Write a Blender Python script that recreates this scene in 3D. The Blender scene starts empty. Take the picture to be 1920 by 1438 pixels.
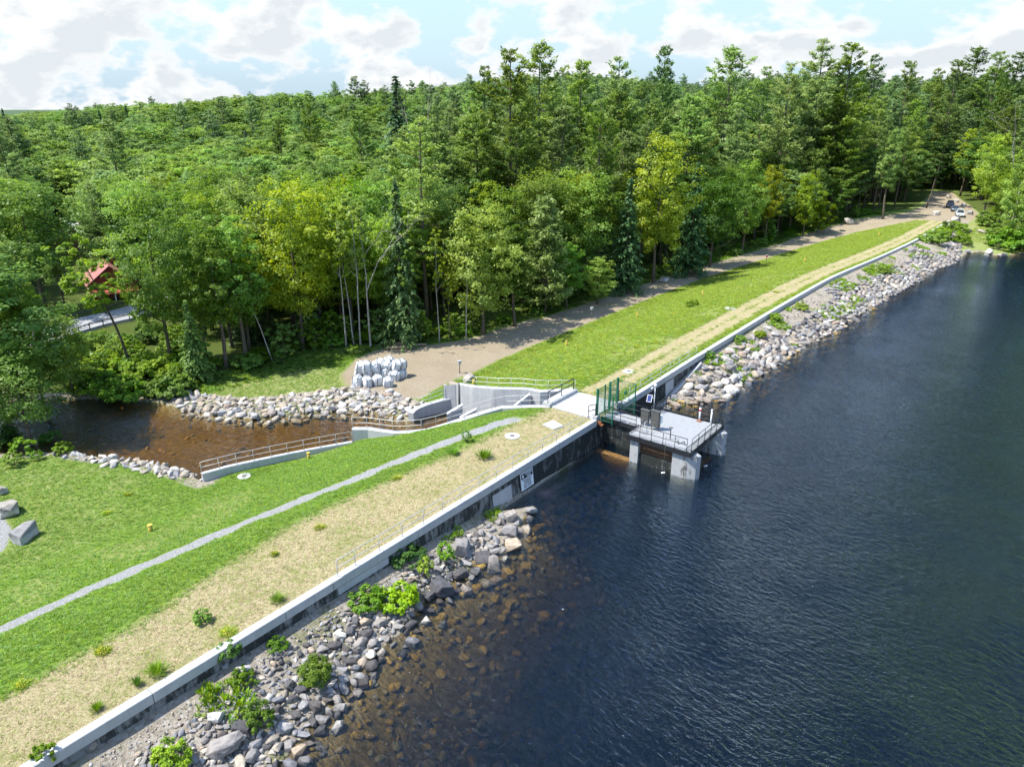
import bpy, math, random
import numpy as np
from mathutils import Vector, Matrix
rng = np.random.default_rng(11)
random.seed(5)
scene = bpy.context.scene
COL = scene.collection
R = math.radians

# ------------------------------------------------------------------ camera
FPX, PITCH, CH = 1331.0, R(21), 25.0
CP, SP = math.cos(PITCH), math.sin(PITCH)
cam = bpy.data.cameras.new('camera'); cam.sensor_width = 36; cam.lens = FPX / 1920 * 36
cam.clip_start = 0.5; cam.clip_end = 9000
camo = bpy.data.objects.new('camera', cam); COL.objects.link(camo)
camo.location = (0, 0, CH); camo.rotation_euler = (math.pi / 2 - PITCH, 0, 0)
scene.camera = camo

def ray(px, py):
    u = (px - 960) / FPX; v = (py - 719) / FPX
    return np.array((u, CP - v * SP, -SP - v * CP))
def un(px, py, z=0.0):
    d = ray(px, py); t = (z - CH) / d[2]
    return np.array((d[0] * t, d[1] * t, z))
def proj(x, y, z):
    d = y * CP - (z - CH) * SP
    d = np.where(np.abs(d) < 1e-3, 1e-3, d)
    return 960 + FPX * x / d, 719 + FPX * (-(y * SP) - (z - CH) * CP) / d, d
def ztop(py, Y):
    v = (py - 719) / FPX
    return CH + Y * (v * CP + SP) / (v * SP - CP)
def sstep(a, b, x):
    t = np.clip((x - a) / (b - a), 0, 1); return t * t * (3 - 2 * t)

# ------------------------------------------------------------------ dam axis
_w = [un(*q)[:2] for q in [(60, 1438), (286, 1300), (546, 1148), (760, 1010), (985, 880), (1118, 793), (1165, 760), (1310, 668),
                           (1460, 577), (1560, 520), (1660, 478), (1720, 450), (1782, 414)]]
_e0 = (_w[6] - _w[0]) / np.linalg.norm(_w[6] - _w[0])
_e1 = (_w[-1] - _w[-2]) / np.linalg.norm(_w[-1] - _w[-2])
_L0 = np.linalg.norm(_w[6] - _w[0])
_pts = [_w[0] - _e0 * 45] + [_w[0] + _e0 * k for k in (0, 12, 24, 36)] + list(_w[6:]) + [_w[-1] + _e1 * 130]
_pts = np.array(_pts)
_cum = np.concatenate([[0], np.cumsum(np.linalg.norm(np.diff(_pts, axis=0), axis=1))]) - 45
_sd = np.arange(-45, _cum[-1], 1.0)
_px = np.interp(_sd, _cum, _pts[:, 0]); _py = np.interp(_sd, _cum, _pts[:, 1])
_k = np.hanning(25); _k /= _k.sum()
def _sm(a):
    p = np.concatenate([a[0] + (a[0] - a[1]) * np.arange(12, 0, -1), a, a[-1] + (a[-1] - a[-2]) * np.arange(1, 13)])
    return np.convolve(p, _k, 'valid')
AX, AY = _sm(_px), _sm(_py)
_tx, _ty = np.gradient(AX), np.gradient(AY); _n = np.hypot(_tx, _ty); _tx /= _n; _ty /= _n
def LP(s, d):
    """a point d metres downstream (left) of the lake edge of the wall, s metres along it"""
    x = np.interp(s, _sd, AX); y = np.interp(s, _sd, AY); tx = np.interp(s, _sd, _tx); ty = np.interp(s, _sd, _ty)
    return x - ty * d, y + tx * d
def ang(s): return math.atan2(np.interp(s, _sd, _ty), np.interp(s, _sd, _tx))
_cs = np.arange(0, len(_sd), 4)
def SD(x, y):
    """(s, d) of points"""
    x = np.atleast_1d(np.asarray(x, float)); y = np.atleast_1d(np.asarray(y, float))
    best = np.full(x.shape, 1e9); S = np.zeros(x.shape); D = np.zeros(x.shape)
    for a, b in zip(_cs[:-1], _cs[1:]):
        ax, ay, dx, dy = AX[a], AY[a], AX[b] - AX[a], AY[b] - AY[a]
        L = math.hypot(dx, dy)
        t = ((x - ax) * dx + (y - ay) * dy) / (L * L)
        tc = np.clip(t, 0 if a != _cs[0] else -99, 1)
        q = np.hypot(x - ax - dx * tc, y - ay - dy * tc)
        m = q < best
        sg = np.where(dx * (y - ay) - dy * (x - ax) > 0, 1, -1)
        best = np.where(m, q, best); S = np.where(m, _sd[a] + tc * L, S); D = np.where(m, sg * q, D)
    return S, D

def sdpoly(P, x, y, closed=True):
    """signed distance to polygon (negative inside) or plain distance to polyline"""
    P = np.asarray(P, float); n = len(P)
    x = np.asarray(x, float); y = np.asarray(y, float)
    best = np.full(x.shape, 1e9); ins = np.zeros(x.shape, bool)
    for i in range(n if closed else n - 1):
        a, b = P[i], P[(i + 1) % n]; dx, dy = b - a
        t = np.clip(((x - a[0]) * dx + (y - a[1]) * dy) / (dx * dx + dy * dy + 1e-12), 0, 1)
        best = np.minimum(best, np.hypot(x - a[0] - dx * t, y - a[1] - dy * t))
        if closed:
            c = ((a[1] > y) != (b[1] > y)) & (x < (b[0] - a[0]) * (y - a[1]) / (b[1] - a[1] + 1e-12) + a[0])
            ins ^= c
    return np.where(ins, -best, best) if closed else best

def vnoise(x, y, sc, seed=0):
    x = np.asarray(x) * sc + seed * 17.3; y = np.asarray(y) * sc + seed * 7.7
    xi = np.floor(x); yi = np.floor(y); fx = x - xi; fy = y - yi
    fx = fx * fx * (3 - 2 * fx); fy = fy * fy * (3 - 2 * fy)
    def h(a, b):
        v = np.sin(a * 127.1 + b * 311.7) * 43758.5453; return v - np.floor(v)
    return (h(xi, yi) * (1 - fx) + h(xi + 1, yi) * fx) * (1 - fy) + (h(xi, yi + 1) * (1 - fx) + h(xi + 1, yi + 1) * fx) * fy

WATER, POOLZ = -2.4, -4.0
# lake outline at the water level
_lk = [np.array(LP(-42, -6)), np.array(LP(-20, -6))] + [un(*q, WATER)[:2] for q in
      [(520, 1438), (640, 1300), (690, 1240), (760, 1180), (800, 1125), (850, 1090), (905, 1045), (960, 1010), (985, 975), (1012, 945)]]
_lk += [np.array(LP(30.3, -0.35)), np.array(LP(45, -0.35)), np.array(LP(54.8, -0.35))]
_lk += [un(*q, WATER)[:2] for q in [(1280, 762), (1310, 754), (1350, 748), (1400, 712), (1445, 690), (1500, 650), (1560, 625), (1600, 600), (1640, 572),
        (1700, 540), (1760, 505), (1800, 486), (1812, 476), (1840, 472), (1868, 480), (1900, 478), (1935, 474), (2150, 470)]]
_lk += [np.array((260., 150.)), np.array((260., -80.)), np.array((-40., -80.))]
LAKE = np.array(_lk)
# stream pool and outlet channel downstream
NEARW_PX = [(661, 803), (692, 803), (741, 810), (770, 809), (800, 806), (837, 795), (869, 785), (905, 773), (941, 763), (975, 762), (1003, 761), (1030, 761)]
NEARW_Z = [-2.15, -2.15, -2.05, -1.9, -1.75, -1.4, -1.1, -.75, -.42, -.25, -.12, 0.0]
FARW_PX = [(1078, 731), (1045, 731), (1014, 733), (995, 729), (979, 728), (928, 727), (890, 724), (859, 719)]
FARW_Z = [.12, .1, .05, 0, -.05, -.3, -.6, -.9]
FARL_PX = [(853, 744), (830, 749), (805, 756), (785, 763), (776, 768), (770, 774)]
FARL_Z = [-2.5, -2.65, -2.8, -2.95, -3.05, -3.1]
LOWW_PX = [(660, 828), (580, 842), (500, 858), (430, 873), (378, 887)]
nearw = np.array([un(*q, z) for q, z in zip(NEARW_PX, NEARW_Z)])
farw = np.array([un(*q, z) for q, z in zip(FARW_PX, FARW_Z)])
farl = np.array([un(*q, z) for q, z in zip(FARL_PX, FARL_Z)])
loww = np.array([un(*q, -3.15) for q in LOWW_PX])
_south = [un(*q, POOLZ)[:2] for q in [(345, 888), (300, 872), (240, 862), (185, 858), (150, 852), (120, 846), (60, 850), (0, 850), (-120, 870)]]
_north = [un(*q, POOLZ)[:2] for q in [(-120, 735), (0, 748), (110, 750), (200, 748), (300, 755), (340, 768), (400, 779), (480, 786), (560, 776), (640, 768), (700, 772), (745, 780), (768, 790)]]
POOL = np.array([p[:2] for p in loww[::-1]][:0] + [p[:2] for p in loww[:-1]] + [loww[-1][:2]] + _south + _north +
                [p[:2] for p in farl[::-1]] + [p[:2] for p in farw[::-1]] + [np.array(LP(48.6, 5.2)), np.array(LP(44.0, 5.2))] + [p[:2] for p in nearw[::-1]])
SHORE_N = np.array(_north); SHORE_S = np.array([loww[-1][:2]] + _south)

# ------------------------------------------------------------------ terrain height
_ctl = np.array([(-60, 88, -3.6), (-62, 70, -4), (-90, 110, -3.5), (-100, 150, -6), (-150, 240, -8), (-60, 160, -6), (-30, 100, -4), (-20, 130, -4), (-60, 250, -4), (-210, 350, -1), (-330, 480, 9), (-150, 480, 17),
    (-240, 700, 12), (0, 520, 26), (0, 400, 17), (0, 260, 5), (0, 170, -2), (60, 180, -2.5), (30, 130, -4), (70, 240, 3), (130, 420, 21), (120, 290, 9), (125, 200, -.3), (150, 235, 0.2), (200, 330, 9), (310, 480, 16), (420, 420, 14),
    (170, 190, 1.0), (220, 170, 1.5), (300, 260, 6), (-120, 60, -4), (-60, 40, -3.6), (-100, 0, -3.5), (0, 800, 30), (300, 800, 28), (600, 700, 20), (-600, 700, 8), (-700, 100, -4), (700, 200, 8)], float)
def G(x, y):
    num = np.zeros_like(x); den = np.zeros_like(x)
    for cx, cy, cz in _ctl:
        q = (x - cx) ** 2 + (y - cy) ** 2 + 60
        w = q ** -1.7; num += w * cz; den += w
    return num / den
def zsd(s, d, x, y):
    # downstream profile
    D = np.interp(s, [-50, 0, 30, 155, 172, 183, 190, 198, 207, 235, 260, 330], [3.5, 3.5, 4, 4, 3.4, 2.7, 2.0, 1.3, .8, .5, .3, .2])
    dt = np.interp(s, [-50, 10, 30, 40, 140, 160, 172, 183, 190, 198, 207, 260], [23, 22, 22, 23, 22.4, 21.8, 19.8, 17.2, 13.5, 10, 8, 8])
    dc = np.interp(s, [-50, 30, 50, 140, 180, 214, 260], [9.5, 8, 6.5, 6, 4, 2.5, 2])
    q = np.clip((d - dc) / (dt - dc), 0, 1); q = q * 0.75 + 0.25 * q * q * (3 - 2 * q)
    down = -0.08 - .3 * np.clip((d - 5) / 4, 0, 1) * np.clip((220 - s) / 60, 0, 1) * np.clip(D / 4, 0, 1) - (D - .3) * q
    down += 0.05 * (vnoise(x, y, .35, 1) - .5) * sstep(1, 4, d) + .18 * (vnoise(x, y, .12, 2) - .5) * sstep(5, 10, d)
    g = G(x, y) + 1.2 * (vnoise(x, y, .05, 3) - .5)
    w = sstep(26, 55, d)
    z = down * (1 - w) + g * w
    # lake side
    dl = sdpoly(LAKE, x, y)
    zf = np.interp(s, [-45, 0, 15, 24, 29, 54.5, 58, 62, 66, 75, 120, 200, 240, 330], [-.95, -.95, -1.1, -1.35, -1.7, -2.4, -1.95, -1.3, -.75, -.65, -.5, -.25, -.2, .2])
    dw = np.clip(-d, 0.01, None)
    t = dw / (dw + np.clip(dl, 0.001, None))
    land = zf * (1 - t) + WATER * t + .3 * (vnoise(x, y, .5, 4) - .5) * np.clip(4 * t * (1 - t), 0, 1)
    gl = sstep(200, 215, s) * sstep(0, 10, dl)
    land = land * (1 - gl) + np.maximum(land, np.minimum(g, WATER + dl * .16)) * gl
    k = np.interp(s, [-45, 20, 32, 54, 60, 190, 215], [.27, .27, .30, .30, .5, .5, .12])
    off = np.interp(s, [29, 33, 52, 56], [0, 1.2, 1.2, 0])
    di = np.clip(-dl, 0, None)
    bed = WATER - .04 - off - np.minimum(k * di + np.clip(di - 7, 0, None) * .35, 9) - .22 * (vnoise(x, y, .8, 5) - .5) * np.clip(di, 0, 1)
    lk = np.where(dl < 0, bed, land)
    z = np.where(d < 0.25, lk, z)
    # stream
    dp = sdpoly(POOL, x, y)
    dn = np.minimum(sdpoly(SHORE_N, x, y, False), sdpoly(SHORE_S, x, y, False))
    bank = sstep(0, 3.2, dn)
    zo = np.where(d > 8, (POOLZ + .1) * (1 - bank) + np.maximum(z, POOLZ + .25) * bank, z)
    zo = np.where(d > 45, np.where(dn < 3.2, zo, z), zo)
    zi = POOLZ - .1 - np.minimum(.45 * (-dp), .75) - .15 * (vnoise(x, y, .9, 6) - .5)
    return np.where(dp < 0, zi, zo)
def zof(x, y):
    x = np.atleast_1d(np.asarray(x, float)); y = np.atleast_1d(np.asarray(y, float))
    s, d = SD(x, y); return zsd(s, d, x, y)
_T = np.concatenate([np.arange(18, 130, .25), np.arange(130, 420, 1.0)])
def ground(px, py):
    """where the ray of this picture point meets the terrain"""
    d = ray(px, py); P = d[None, :] * _T[:, None]
    zz = zof(P[:, 0], P[:, 1]); g = CH + P[:, 2] - zz
    i = int(np.argmax(g < 0))
    if g[i] >= 0: i = len(_T) - 1
    i = max(i, 1); a = g[i - 1] / (g[i - 1] - g[i] + 1e-9); t = _T[i - 1] + (_T[i] - _T[i - 1]) * np.clip(a, 0, 1)
    return np.array((d[0] * t, d[1] * t, CH + d[2] * t))

# ------------------------------------------------------------------ node helpers
class NT:
    def __init__(s, nt): s.nt = nt; s.n = nt.nodes; s.l = nt.links
    def new(s, t, **k):
        n = s.n.new(t)
        for a, v in k.items(): setattr(n, a, v)
        return n
    def set(s, sock, v):
        if hasattr(v, 'is_output') or isinstance(v, bpy.types.NodeSocket): s.l.new(v, sock)
        elif v is not None:
            if hasattr(sock.default_value, '__len__') and not hasattr(v, '__len__'): v = [v] * len(sock.default_value)
            if hasattr(sock.default_value, '__len__') and len(sock.default_value) == 4 and len(v) == 3: v = (*v, 1)
            sock.default_value = v
    def math(s, op, a, b=None, c=None, clamp=False):
        n = s.new('ShaderNodeMath', operation=op); n.use_clamp = clamp
        for i, v in enumerate((a, b, c)):
            if v is not None: s.set(n.inputs[i], v)
        return n.outputs[0]
    def mix(s, f, a, b, mode='MIX'):
        n = s.new('ShaderNodeMix', data_type='RGBA', blend_type=mode); s.set(n.inputs[0], f); s.set(n.inputs[6], a); s.set(n.inputs[7], b); return n.outputs[2]
    def noise(s, vec=None, scale=5, detail=4, rough=.55, dist=0, out=0):
        n = s.new('ShaderNodeTexNoise'); n.inputs['Scale'].default_value = scale; n.inputs['Detail'].default_value = detail
        n.inputs['Roughness'].default_value = rough; n.inputs['Distortion'].default_value = dist
        if vec is not None: s.l.new(vec, n.inputs['Vector'])
        return n.outputs[out]
    def voro(s, vec=None, scale=5, feat='F1', out='Distance', rand=1):
        n = s.new('ShaderNodeTexVoronoi', feature=feat); n.inputs['Scale'].default_value = scale; n.inputs['Randomness'].default_value = rand
        if vec is not None: s.l.new(vec, n.inputs['Vector'])
        return n.outputs[out]
    def rng(s, v, a, b, c=0, d=1):
        n = s.new('ShaderNodeMapRange'); s.set(n.inputs[0], v)
        for i, q in enumerate((a, b, c, d)): s.set(n.inputs[i + 1], q)
        return n.outputs[0]
    def ramp(s, v, stops):
        n = s.new('ShaderNodeValToRGB'); s.set(n.inputs[0], v); e = n.color_ramp.elements
        while len(e) < len(stops): e.new(.5)
        for q, (p, c) in zip(e, stops): q.position = p; q.color = (*c, 1)
        return n.outputs[0]
    def mapv(s, vec, scale=(1, 1, 1), rot=(0, 0, 0), loc=(0, 0, 0)):
        n = s.new('ShaderNodeMapping'); s.l.new(vec, n.inputs[0]); n.inputs['Scale'].default_value = scale; n.inputs['Rotation'].default_value = rot; n.inputs['Location'].default_value = loc
        return n.outputs[0]
    def bump(s, h, strength=.5, dist=.05, normal=None):
        n = s.new('ShaderNodeBump'); n.inputs['Strength'].default_value = strength; n.inputs['Distance'].default_value = dist; s.l.new(h, n.inputs['Height'])
        if normal is not None: s.l.new(normal, n.inputs['Normal'])
        return n.outputs[0]
    def pos(s): return s.new('ShaderNodeNewGeometry').outputs['Position']
    def obj(s): return s.new('ShaderNodeTexCoord').outputs['Object']
    def attr(s, name, out='Fac', t='GEOMETRY'):
        n = s.new('ShaderNodeAttribute', attribute_name=name, attribute_type=t); return n.outputs[out]
    def rand(s): return s.new('ShaderNodeObjectInfo').outputs['Random']
    def ocol(s): return s.new('ShaderNodeObjectInfo').outputs['Color']
    def hsv(s, c, h=.5, sa=1, v=1):
        n = s.new('ShaderNodeHueSaturation'); s.set(n.inputs['Color'], c); s.set(n.inputs['Hue'], h); s.set(n.inputs['Saturation'], sa); s.set(n.inputs['Value'], v); return n.outputs[0]

def material(name):
    m = bpy.data.materials.new(name); m.use_nodes = True; m.node_tree.nodes.clear()
    k = NT(m.node_tree); out = k.new('ShaderNodeOutputMaterial')
    return m, k, out
def pbsdf(k, out, color, rough=.8, normal=None, metal=0, spec=.3):
    b = k.new('ShaderNodeBsdfPrincipled'); k.set(b.inputs['Base Color'], color); k.set(b.inputs['Roughness'], rough); b.inputs['Metallic'].default_value = metal
    b.inputs['Specular IOR Level'].default_value = spec
    if normal is not None: k.l.new(normal, b.inputs['Normal'])
    k.l.new(b.outputs[0], out.inputs[0]); return b
def mat_plain(name, c, rough=.6, metal=0, var=.12, sc=6, bump=.2, spec=.4):
    m, k, out = material(name); v = k.obj()
    n = k.noise(v, sc, 5); n2 = k.noise(v, sc * 7, 3)
    col = k.hsv(c, v=k.rng(n, .3, .7, 1 - var, 1 + var))
    pbsdf(k, out, col, k.rng(n2, .3, .7, max(.05, rough - .1), min(1, rough + .1)), k.bump(n2, bump, .01), metal, spec); return m

def mat_ground():
    m, k, out = material('ground_cover'); p = k.pos()
    mk = k.new('ShaderNodeAttribute', attribute_name='mask'); sx = k.new('ShaderNodeSeparateColor'); k.l.new(mk.outputs['Color'], sx.inputs[0])
    mk2 = k.new('ShaderNodeAttribute', attribute_name='mask2'); sx2 = k.new('ShaderNodeSeparateColor'); k.l.new(mk2.outputs['Color'], sx2.inputs[0])
    dry, dirt, grav = sx.outputs; shore, forest, bed = sx2.outputs
    n1 = k.noise(p, .35, 5, .6); n2 = k.noise(p, 2.2, 5, .65); n3 = k.noise(p, 9, 4, .7); n0 = k.noise(p, .08, 3)
    n4 = k.noise(p, 28, 3, .7)
    # lawn
    g = k.ramp(n3, [(.25, (.065, .135, .016)), (.5, (.13, .235, .028)), (.75, (.21, .33, .05))])
    g = k.mix(k.rng(n1, .35, .7), g, k.mix(.5, g, (.15, .20, .02)))
    g = k.mix(k.rng(n0, .48, .72, 0, .55), g, (.20, .22, .045))
    g = k.mix(k.rng(k.math('MULTIPLY', n2, n1), .3, .42, 0, .6), g, (.03, .085, .01))
    g = k.mix(k.rng(k.noise(k.mapv(p, loc=(31, 7, 0)), 1.1, 4, .6), .62, .7, 0, .35), g, (.24, .22, .08))
    # dry turf
    d = k.ramp(n3, [(.25, (.20, .155, .085)), (.5, (.37, .312, .172)), (.75, (.53, .47, .29))])
    d = k.mix(k.rng(k.math('ADD', k.math('MULTIPLY', n2, .6), k.math('MULTIPLY', n1, .5)), .52, .72, 0, .75), d, k.mix(n4, (.10, .17, .02), (.24, .26, .06)))
    # dirt
    e = k.ramp(n3, [(.25, (.18, .145, .095)), (.5, (.305, .255, .18)), (.8, (.43, .37, .275))])
    e = k.mix(k.rng(n1, .4, .7, 0, .5), e, (.23, .185, .125))
    # crushed stone path
    pv = k.voro(p, 22, out='Color'); pc = k.new('ShaderNodeSeparateColor'); k.l.new(pv, pc.inputs[0])
    gr = k.ramp(pc.outputs[0], [(0, (.17, .175, .18)), (.5, (.28, .285, .285)), (1, (.42, .42, .415))])
    gr = k.mix(k.rng(n2, .45, .7, 0, .6), gr, (.27, .26, .20))
    # shore soil
    sv = k.voro(p, 7, out='Color'); sc = k.new('ShaderNodeSeparateColor'); k.l.new(sv, sc.inputs[0])
    so = k.ramp(sc.outputs[1], [(0, (.13, .115, .09)), (.45, (.29, .26, .21)), (1, (.46, .43, .38))])
    so = k.mix(k.rng(n2, .35, .65), so, (.33, .285, .22))
    so = k.mix(k.rng(n1, .52, .66, 0, .7), so, (.13, .15, .035))
    # forest floor
    fo = k.ramp(n3, [(.3, (.04, .055, .014)), (.6, (.09, .125, .025)), (.8, (.16, .14, .08))])
    # stream and lake bed
    bv = k.voro(p, 1.6, out='Color'); bc = k.new('ShaderNodeSeparateColor'); k.l.new(bv, bc.inputs[0])
    be = k.ramp(k.noise(p, 1.9, 5, .7), [(.3, (.10, .075, .035)), (.5, (.26, .19, .085)), (.72, (.44, .33, .16))])
    be = k.mix(k.rng(n2, .35, .65, 0, .7), be, (.20, .15, .06))
    def edge(mask, soft=.22): return k.rng(k.math('ADD', mask, k.math('MULTIPLY', k.math('SUBTRACT', k.math('ADD', k.math('MULTIPLY', n2, .55), k.math('MULTIPLY', n3, .45)), .5), 1.1)), .5 - soft, .5 + soft)
    c = k.mix(edge(dry, .3), g, d); c = k.mix(edge(dirt, .3), c, e); c = k.mix(edge(forest, .2), c, fo); c = k.mix(edge(shore, .15), c, so)
    c = k.mix(k.rng(k.math('ADD', grav, k.math('MULTIPLY', k.math('SUBTRACT', k.math('ADD', k.math('MULTIPLY', n3, .6), k.math('MULTIPLY', n2, .4)), .5), 1.3)), .36, .64), c, gr); c = k.mix(k.rng(bed, .4, .6), c, be)
    h = k.math('ADD', k.math('MULTIPLY', n3, .7), k.math('MULTIPLY', n4, .5))
    hh = k.math('ADD', h, k.math('MULTIPLY', n2, .6))
    pbsdf(k, out, c, .95, k.bump(hh, .9, .16), 0, .1); return m

def mat_leaf(name, c0, c1, transl=.4, mul=(1, 1, 1), upn=0.0):
    c0 = tuple(a * b for a, b in zip(c0, mul)); c1 = tuple(a * b for a, b in zip(c1, mul))
    m, k, out = material(name); t = k.attr('tint'); nrm = None
    if upn > 0:
        gn = k.new('ShaderNodeNewGeometry').outputs['Normal']; vm = k.new('ShaderNodeMix', data_type='VECTOR'); vm.inputs[0].default_value = upn; k.l.new(gn, vm.inputs[4]); vm.inputs[5].default_value = (0, 0, 1)
        vn = k.new('ShaderNodeVectorMath', operation='NORMALIZE'); k.l.new(vm.outputs[1], vn.inputs[0]); nrm = vn.outputs[0]
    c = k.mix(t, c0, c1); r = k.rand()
    c = k.hsv(c, h=k.rng(r, 0, 1, .492, .518), sa=k.rng(k.math('FRACT', k.math('MULTIPLY', r, 3.7)), 0, 1, 1.08, .86), v=k.rng(k.math('FRACT', k.math('MULTIPLY', r, 7.31)), 0, 1, .7, 1.3))
    c = k.mix(1.0, c, k.ocol(), 'MULTIPLY')
    a = k.new('ShaderNodeBsdfDiffuse'); k.l.new(c, a.inputs[0])
    if nrm is not None: k.l.new(nrm, a.inputs['Normal'])
    b = k.new('ShaderNodeBsdfTranslucent'); k.l.new(k.mix(.5, c, k.hsv(c, h=.49, sa=1.1, v=1.5)), b.inputs[0])
    g = k.new('ShaderNodeBsdfGlossy'); g.inputs['Roughness'].default_value = .5; g.inputs[0].default_value = (.9, .95, .9, 1)
    x = k.new('ShaderNodeMixShader'); x.inputs[0].default_value = transl; k.l.new(a.outputs[0], x.inputs[1]); k.l.new(b.outputs[0], x.inputs[2])
    y = k.new('ShaderNodeMixShader'); y.inputs[0].default_value = .018; k.l.new(x.outputs[0], y.inputs[1]); k.l.new(g.outputs[0], y.inputs[2])
    k.l.new(y.outputs[0], out.inputs[0]); return m
def mat_bark(name, c0, c1):
    m, k, out = material(name); v = k.mapv(k.obj(), (3, 3, .6)); n = k.noise(v, 3, 5, .7)
    c = k.mix(k.rng(n, .35, .65), c0, c1); pbsdf(k, out, c, .9, k.bump(n, .6, .05), 0, .1); return m
def mat_rock(mul=None):
    m, k, out = material('rock'); v = k.obj(); r = k.rand()
    base = k.mix(1, k.ramp(r, [(0, (.75, .75, .78)), (.35, (1, .97, .92)), (.6, (.85, .80, .74)), (.8, (1.08, .95, .82)), (1, (.62, .64, .68))]), k.ocol() if mul is None else mul, 'MULTIPLY')
    n = k.noise(v, 2.2, 6, .65); n2 = k.noise(v, 9, 5, .7); vv = k.voro(v, 3, 'DISTANCE_TO_EDGE')
    c = k.mix(k.rng(n, .4, .65), base, k.hsv(base, v=.62)); c = k.mix(k.rng(n2, .58, .7, 0, .5), c, k.hsv(base, sa=.8, v=1.35))
    c = k.mix(k.rng(n2, .3, .4, .6, 0), c, (.06, .06, .05))
    pz = k.new('ShaderNodeSeparateXYZ'); k.l.new(k.pos(), pz.inputs[0]); wet = k.math('MULTIPLY', k.rng(pz.outputs[2], -2.32, -2.2, 1, 0), k.rng(pz.outputs[2], -3.2, -3.0, 0, 1)); c = k.mix(k.math('MULTIPLY', wet, .7), c, k.hsv(c, sa=1.3, v=.4))
    pbsdf(k, out, c, .85, k.bump(k.math('ADD', n2, n), .5, .08), 0, .25); return m
def mat_concrete(name, c, stain=0.0, dark=(.03, .03, .028), streak=.5):
    m, k, out = material(name); p = k.pos()
    n = k.noise(p, .9, 5, .65); n2 = k.noise(p, 14, 4); st = k.noise(k.mapv(p, (2.5, 2.5, .22)), 1.5, 5, .7)
    col = k.hsv(c, v=k.rng(n, .3, .7, .86, 1.08)); col = k.mix(k.rng(st, .5, .72, 0, streak * .5), col, k.hsv(c, v=.6, sa=1.1))
    if stain > 0:
        q = k.math('ADD', k.math('MULTIPLY', n, .6), k.math('MULTIPLY', st, .5))
        col = k.mix(k.rng(q, .66 - stain * .35, .74 - stain * .3), col, k.mix(k.rng(n2, .35, .65), dark, k.hsv(dark, v=2.2)))
        col = k.mix(k.rng(k.noise(k.mapv(p, (3, 3, .35), loc=(9, 3, 1)), 2.4, 5, .75), .66, .76, 0, .55), col, (.34, .35, .34))
    pbsdf(k, out, col, .88, k.bump(n2, .25, .01), 0, .2); return m
def mat_water(name, tint, dens, bs=1.0, sc=1.0, deep=(.02, .06, .11)):
    m, k, out = material(name); p = k.pos()
    pa = k.mapv(k.mapv(p, (1, 1, 1), (0, 0, R(47))), (.45, 1, 1))
    w1 = k.noise(pa, 1.0 * sc, 3, .5, .5); w2 = k.noise(k.mapv(p, (.8, 1, 1), (0, 0, R(20))), 2.6 * sc, 2, .5, .3); w0 = k.noise(p, .16, 2)
    amp = k.rng(w0, .3, .7, .55, 1.25)
    h = k.math('MULTIPLY', k.math('ADD', k.math('MULTIPLY', w1, 1.0), k.math('MULTIPLY', w2, .32)), amp)
    nrm = k.bump(h, 1.0, .16 * bs)
    fr = k.new('ShaderNodeFresnel'); fr.inputs['IOR'].default_value = 1.33; k.l.new(nrm, fr.inputs['Normal'])
    t0 = k.new('ShaderNodeBsdfTransparent'); df = k.new('ShaderNodeBsdfDiffuse'); df.inputs[0].default_value = (*deep, 1); t = k.new('ShaderNodeMixShader'); t.inputs[0].default_value = .036; k.l.new(t0.outputs[0], t.inputs[1]); k.l.new(df.outputs[0], t.inputs[2]); gl = k.new('ShaderNodeBsdfGlossy'); gl.inputs['Roughness'].default_value = .03; gl.inputs[0].default_value = (.72, .92, 1.14, 1); k.l.new(nrm, gl.inputs['Normal'])  # glossy tint paints extra blue into the sky reflection
    x = k.new('ShaderNodeMixShader'); k.l.new(fr.outputs[0], x.inputs[0]); k.l.new(t.outputs[0], x.inputs[1]); k.l.new(gl.outputs[0], x.inputs[2])
    k.l.new(x.outputs[0], out.inputs[0])
    a = k.new('ShaderNodeVolumeAbsorption'); a.inputs['Color'].default_value = (*tint, 1); a.inputs['Density'].default_value = dens
    k.l.new(a.outputs[0], out.inputs['Volume']); return m

M = {}
M['ground'] = mat_ground()
LEAFC = dict(leaf=((.105, .195, .022), (.27, .38, .046)), pine=((.11, .19, .04), (.25, .34, .065)), spruce=((.05, .105, .035), (.13, .215, .055)))
M['leaf'] = mat_leaf('broad_leaves', *LEAFC['leaf'], .55)
M['pine'] = mat_leaf('pine_needles', *LEAFC['pine'], .45)
M['spruce'] = mat_leaf('spruce_needles', *LEAFC['spruce'], .25)
M['weed'] = mat_leaf('weed_leaves', (.07, .165, .012), (.18, .30, .024), .4, upn=.3)
M['grassblade'] = mat_leaf('grass_blades', (.095, .18, .018), (.19, .30, .035), .3, upn=.8)
M['flower'] = mat_plain('yellow_petals', (.62, .48, .015), .7)
M['bark'] = mat_bark('bark', (.07, .055, .04), (.17, .14, .11))
M['birch'] = mat_bark('pale_bark', (.22, .20, .17), (.48, .46, .41))
M['deadwood'] = mat_bark('bleached_wood', (.24, .21, .18), (.46, .42, .37))
M['rock'] = mat_rock()
M['conc'] = mat_concrete('pale_concrete', (.43, .435, .43), 0, streak=.9)
M['concnew'] = mat_concrete('new_concrete', (.44, .445, .435), 0, streak=.8)
M['concold'] = mat_concrete('stained_concrete', (.22, .22, .21), .55, dark=(.025, .026, .024))
M['concdark'] = mat_concrete('black_stained_concrete', (.13, .135, .13), .7, dark=(.018, .02, .018))
M['concpier'] = mat_concrete('pier_concrete', (.42, .425, .415), .22, dark=(.06, .06, .055))
M['lake'] = mat_water('lake_water', (.52, .48, .16), 1.45, 1.9, 3.7, (.002, .055, .125))
M['pool'] = mat_water('stream_water', (.68, .52, .12), .85, 1.2, 2.8, (.05, .045, .015))
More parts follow.
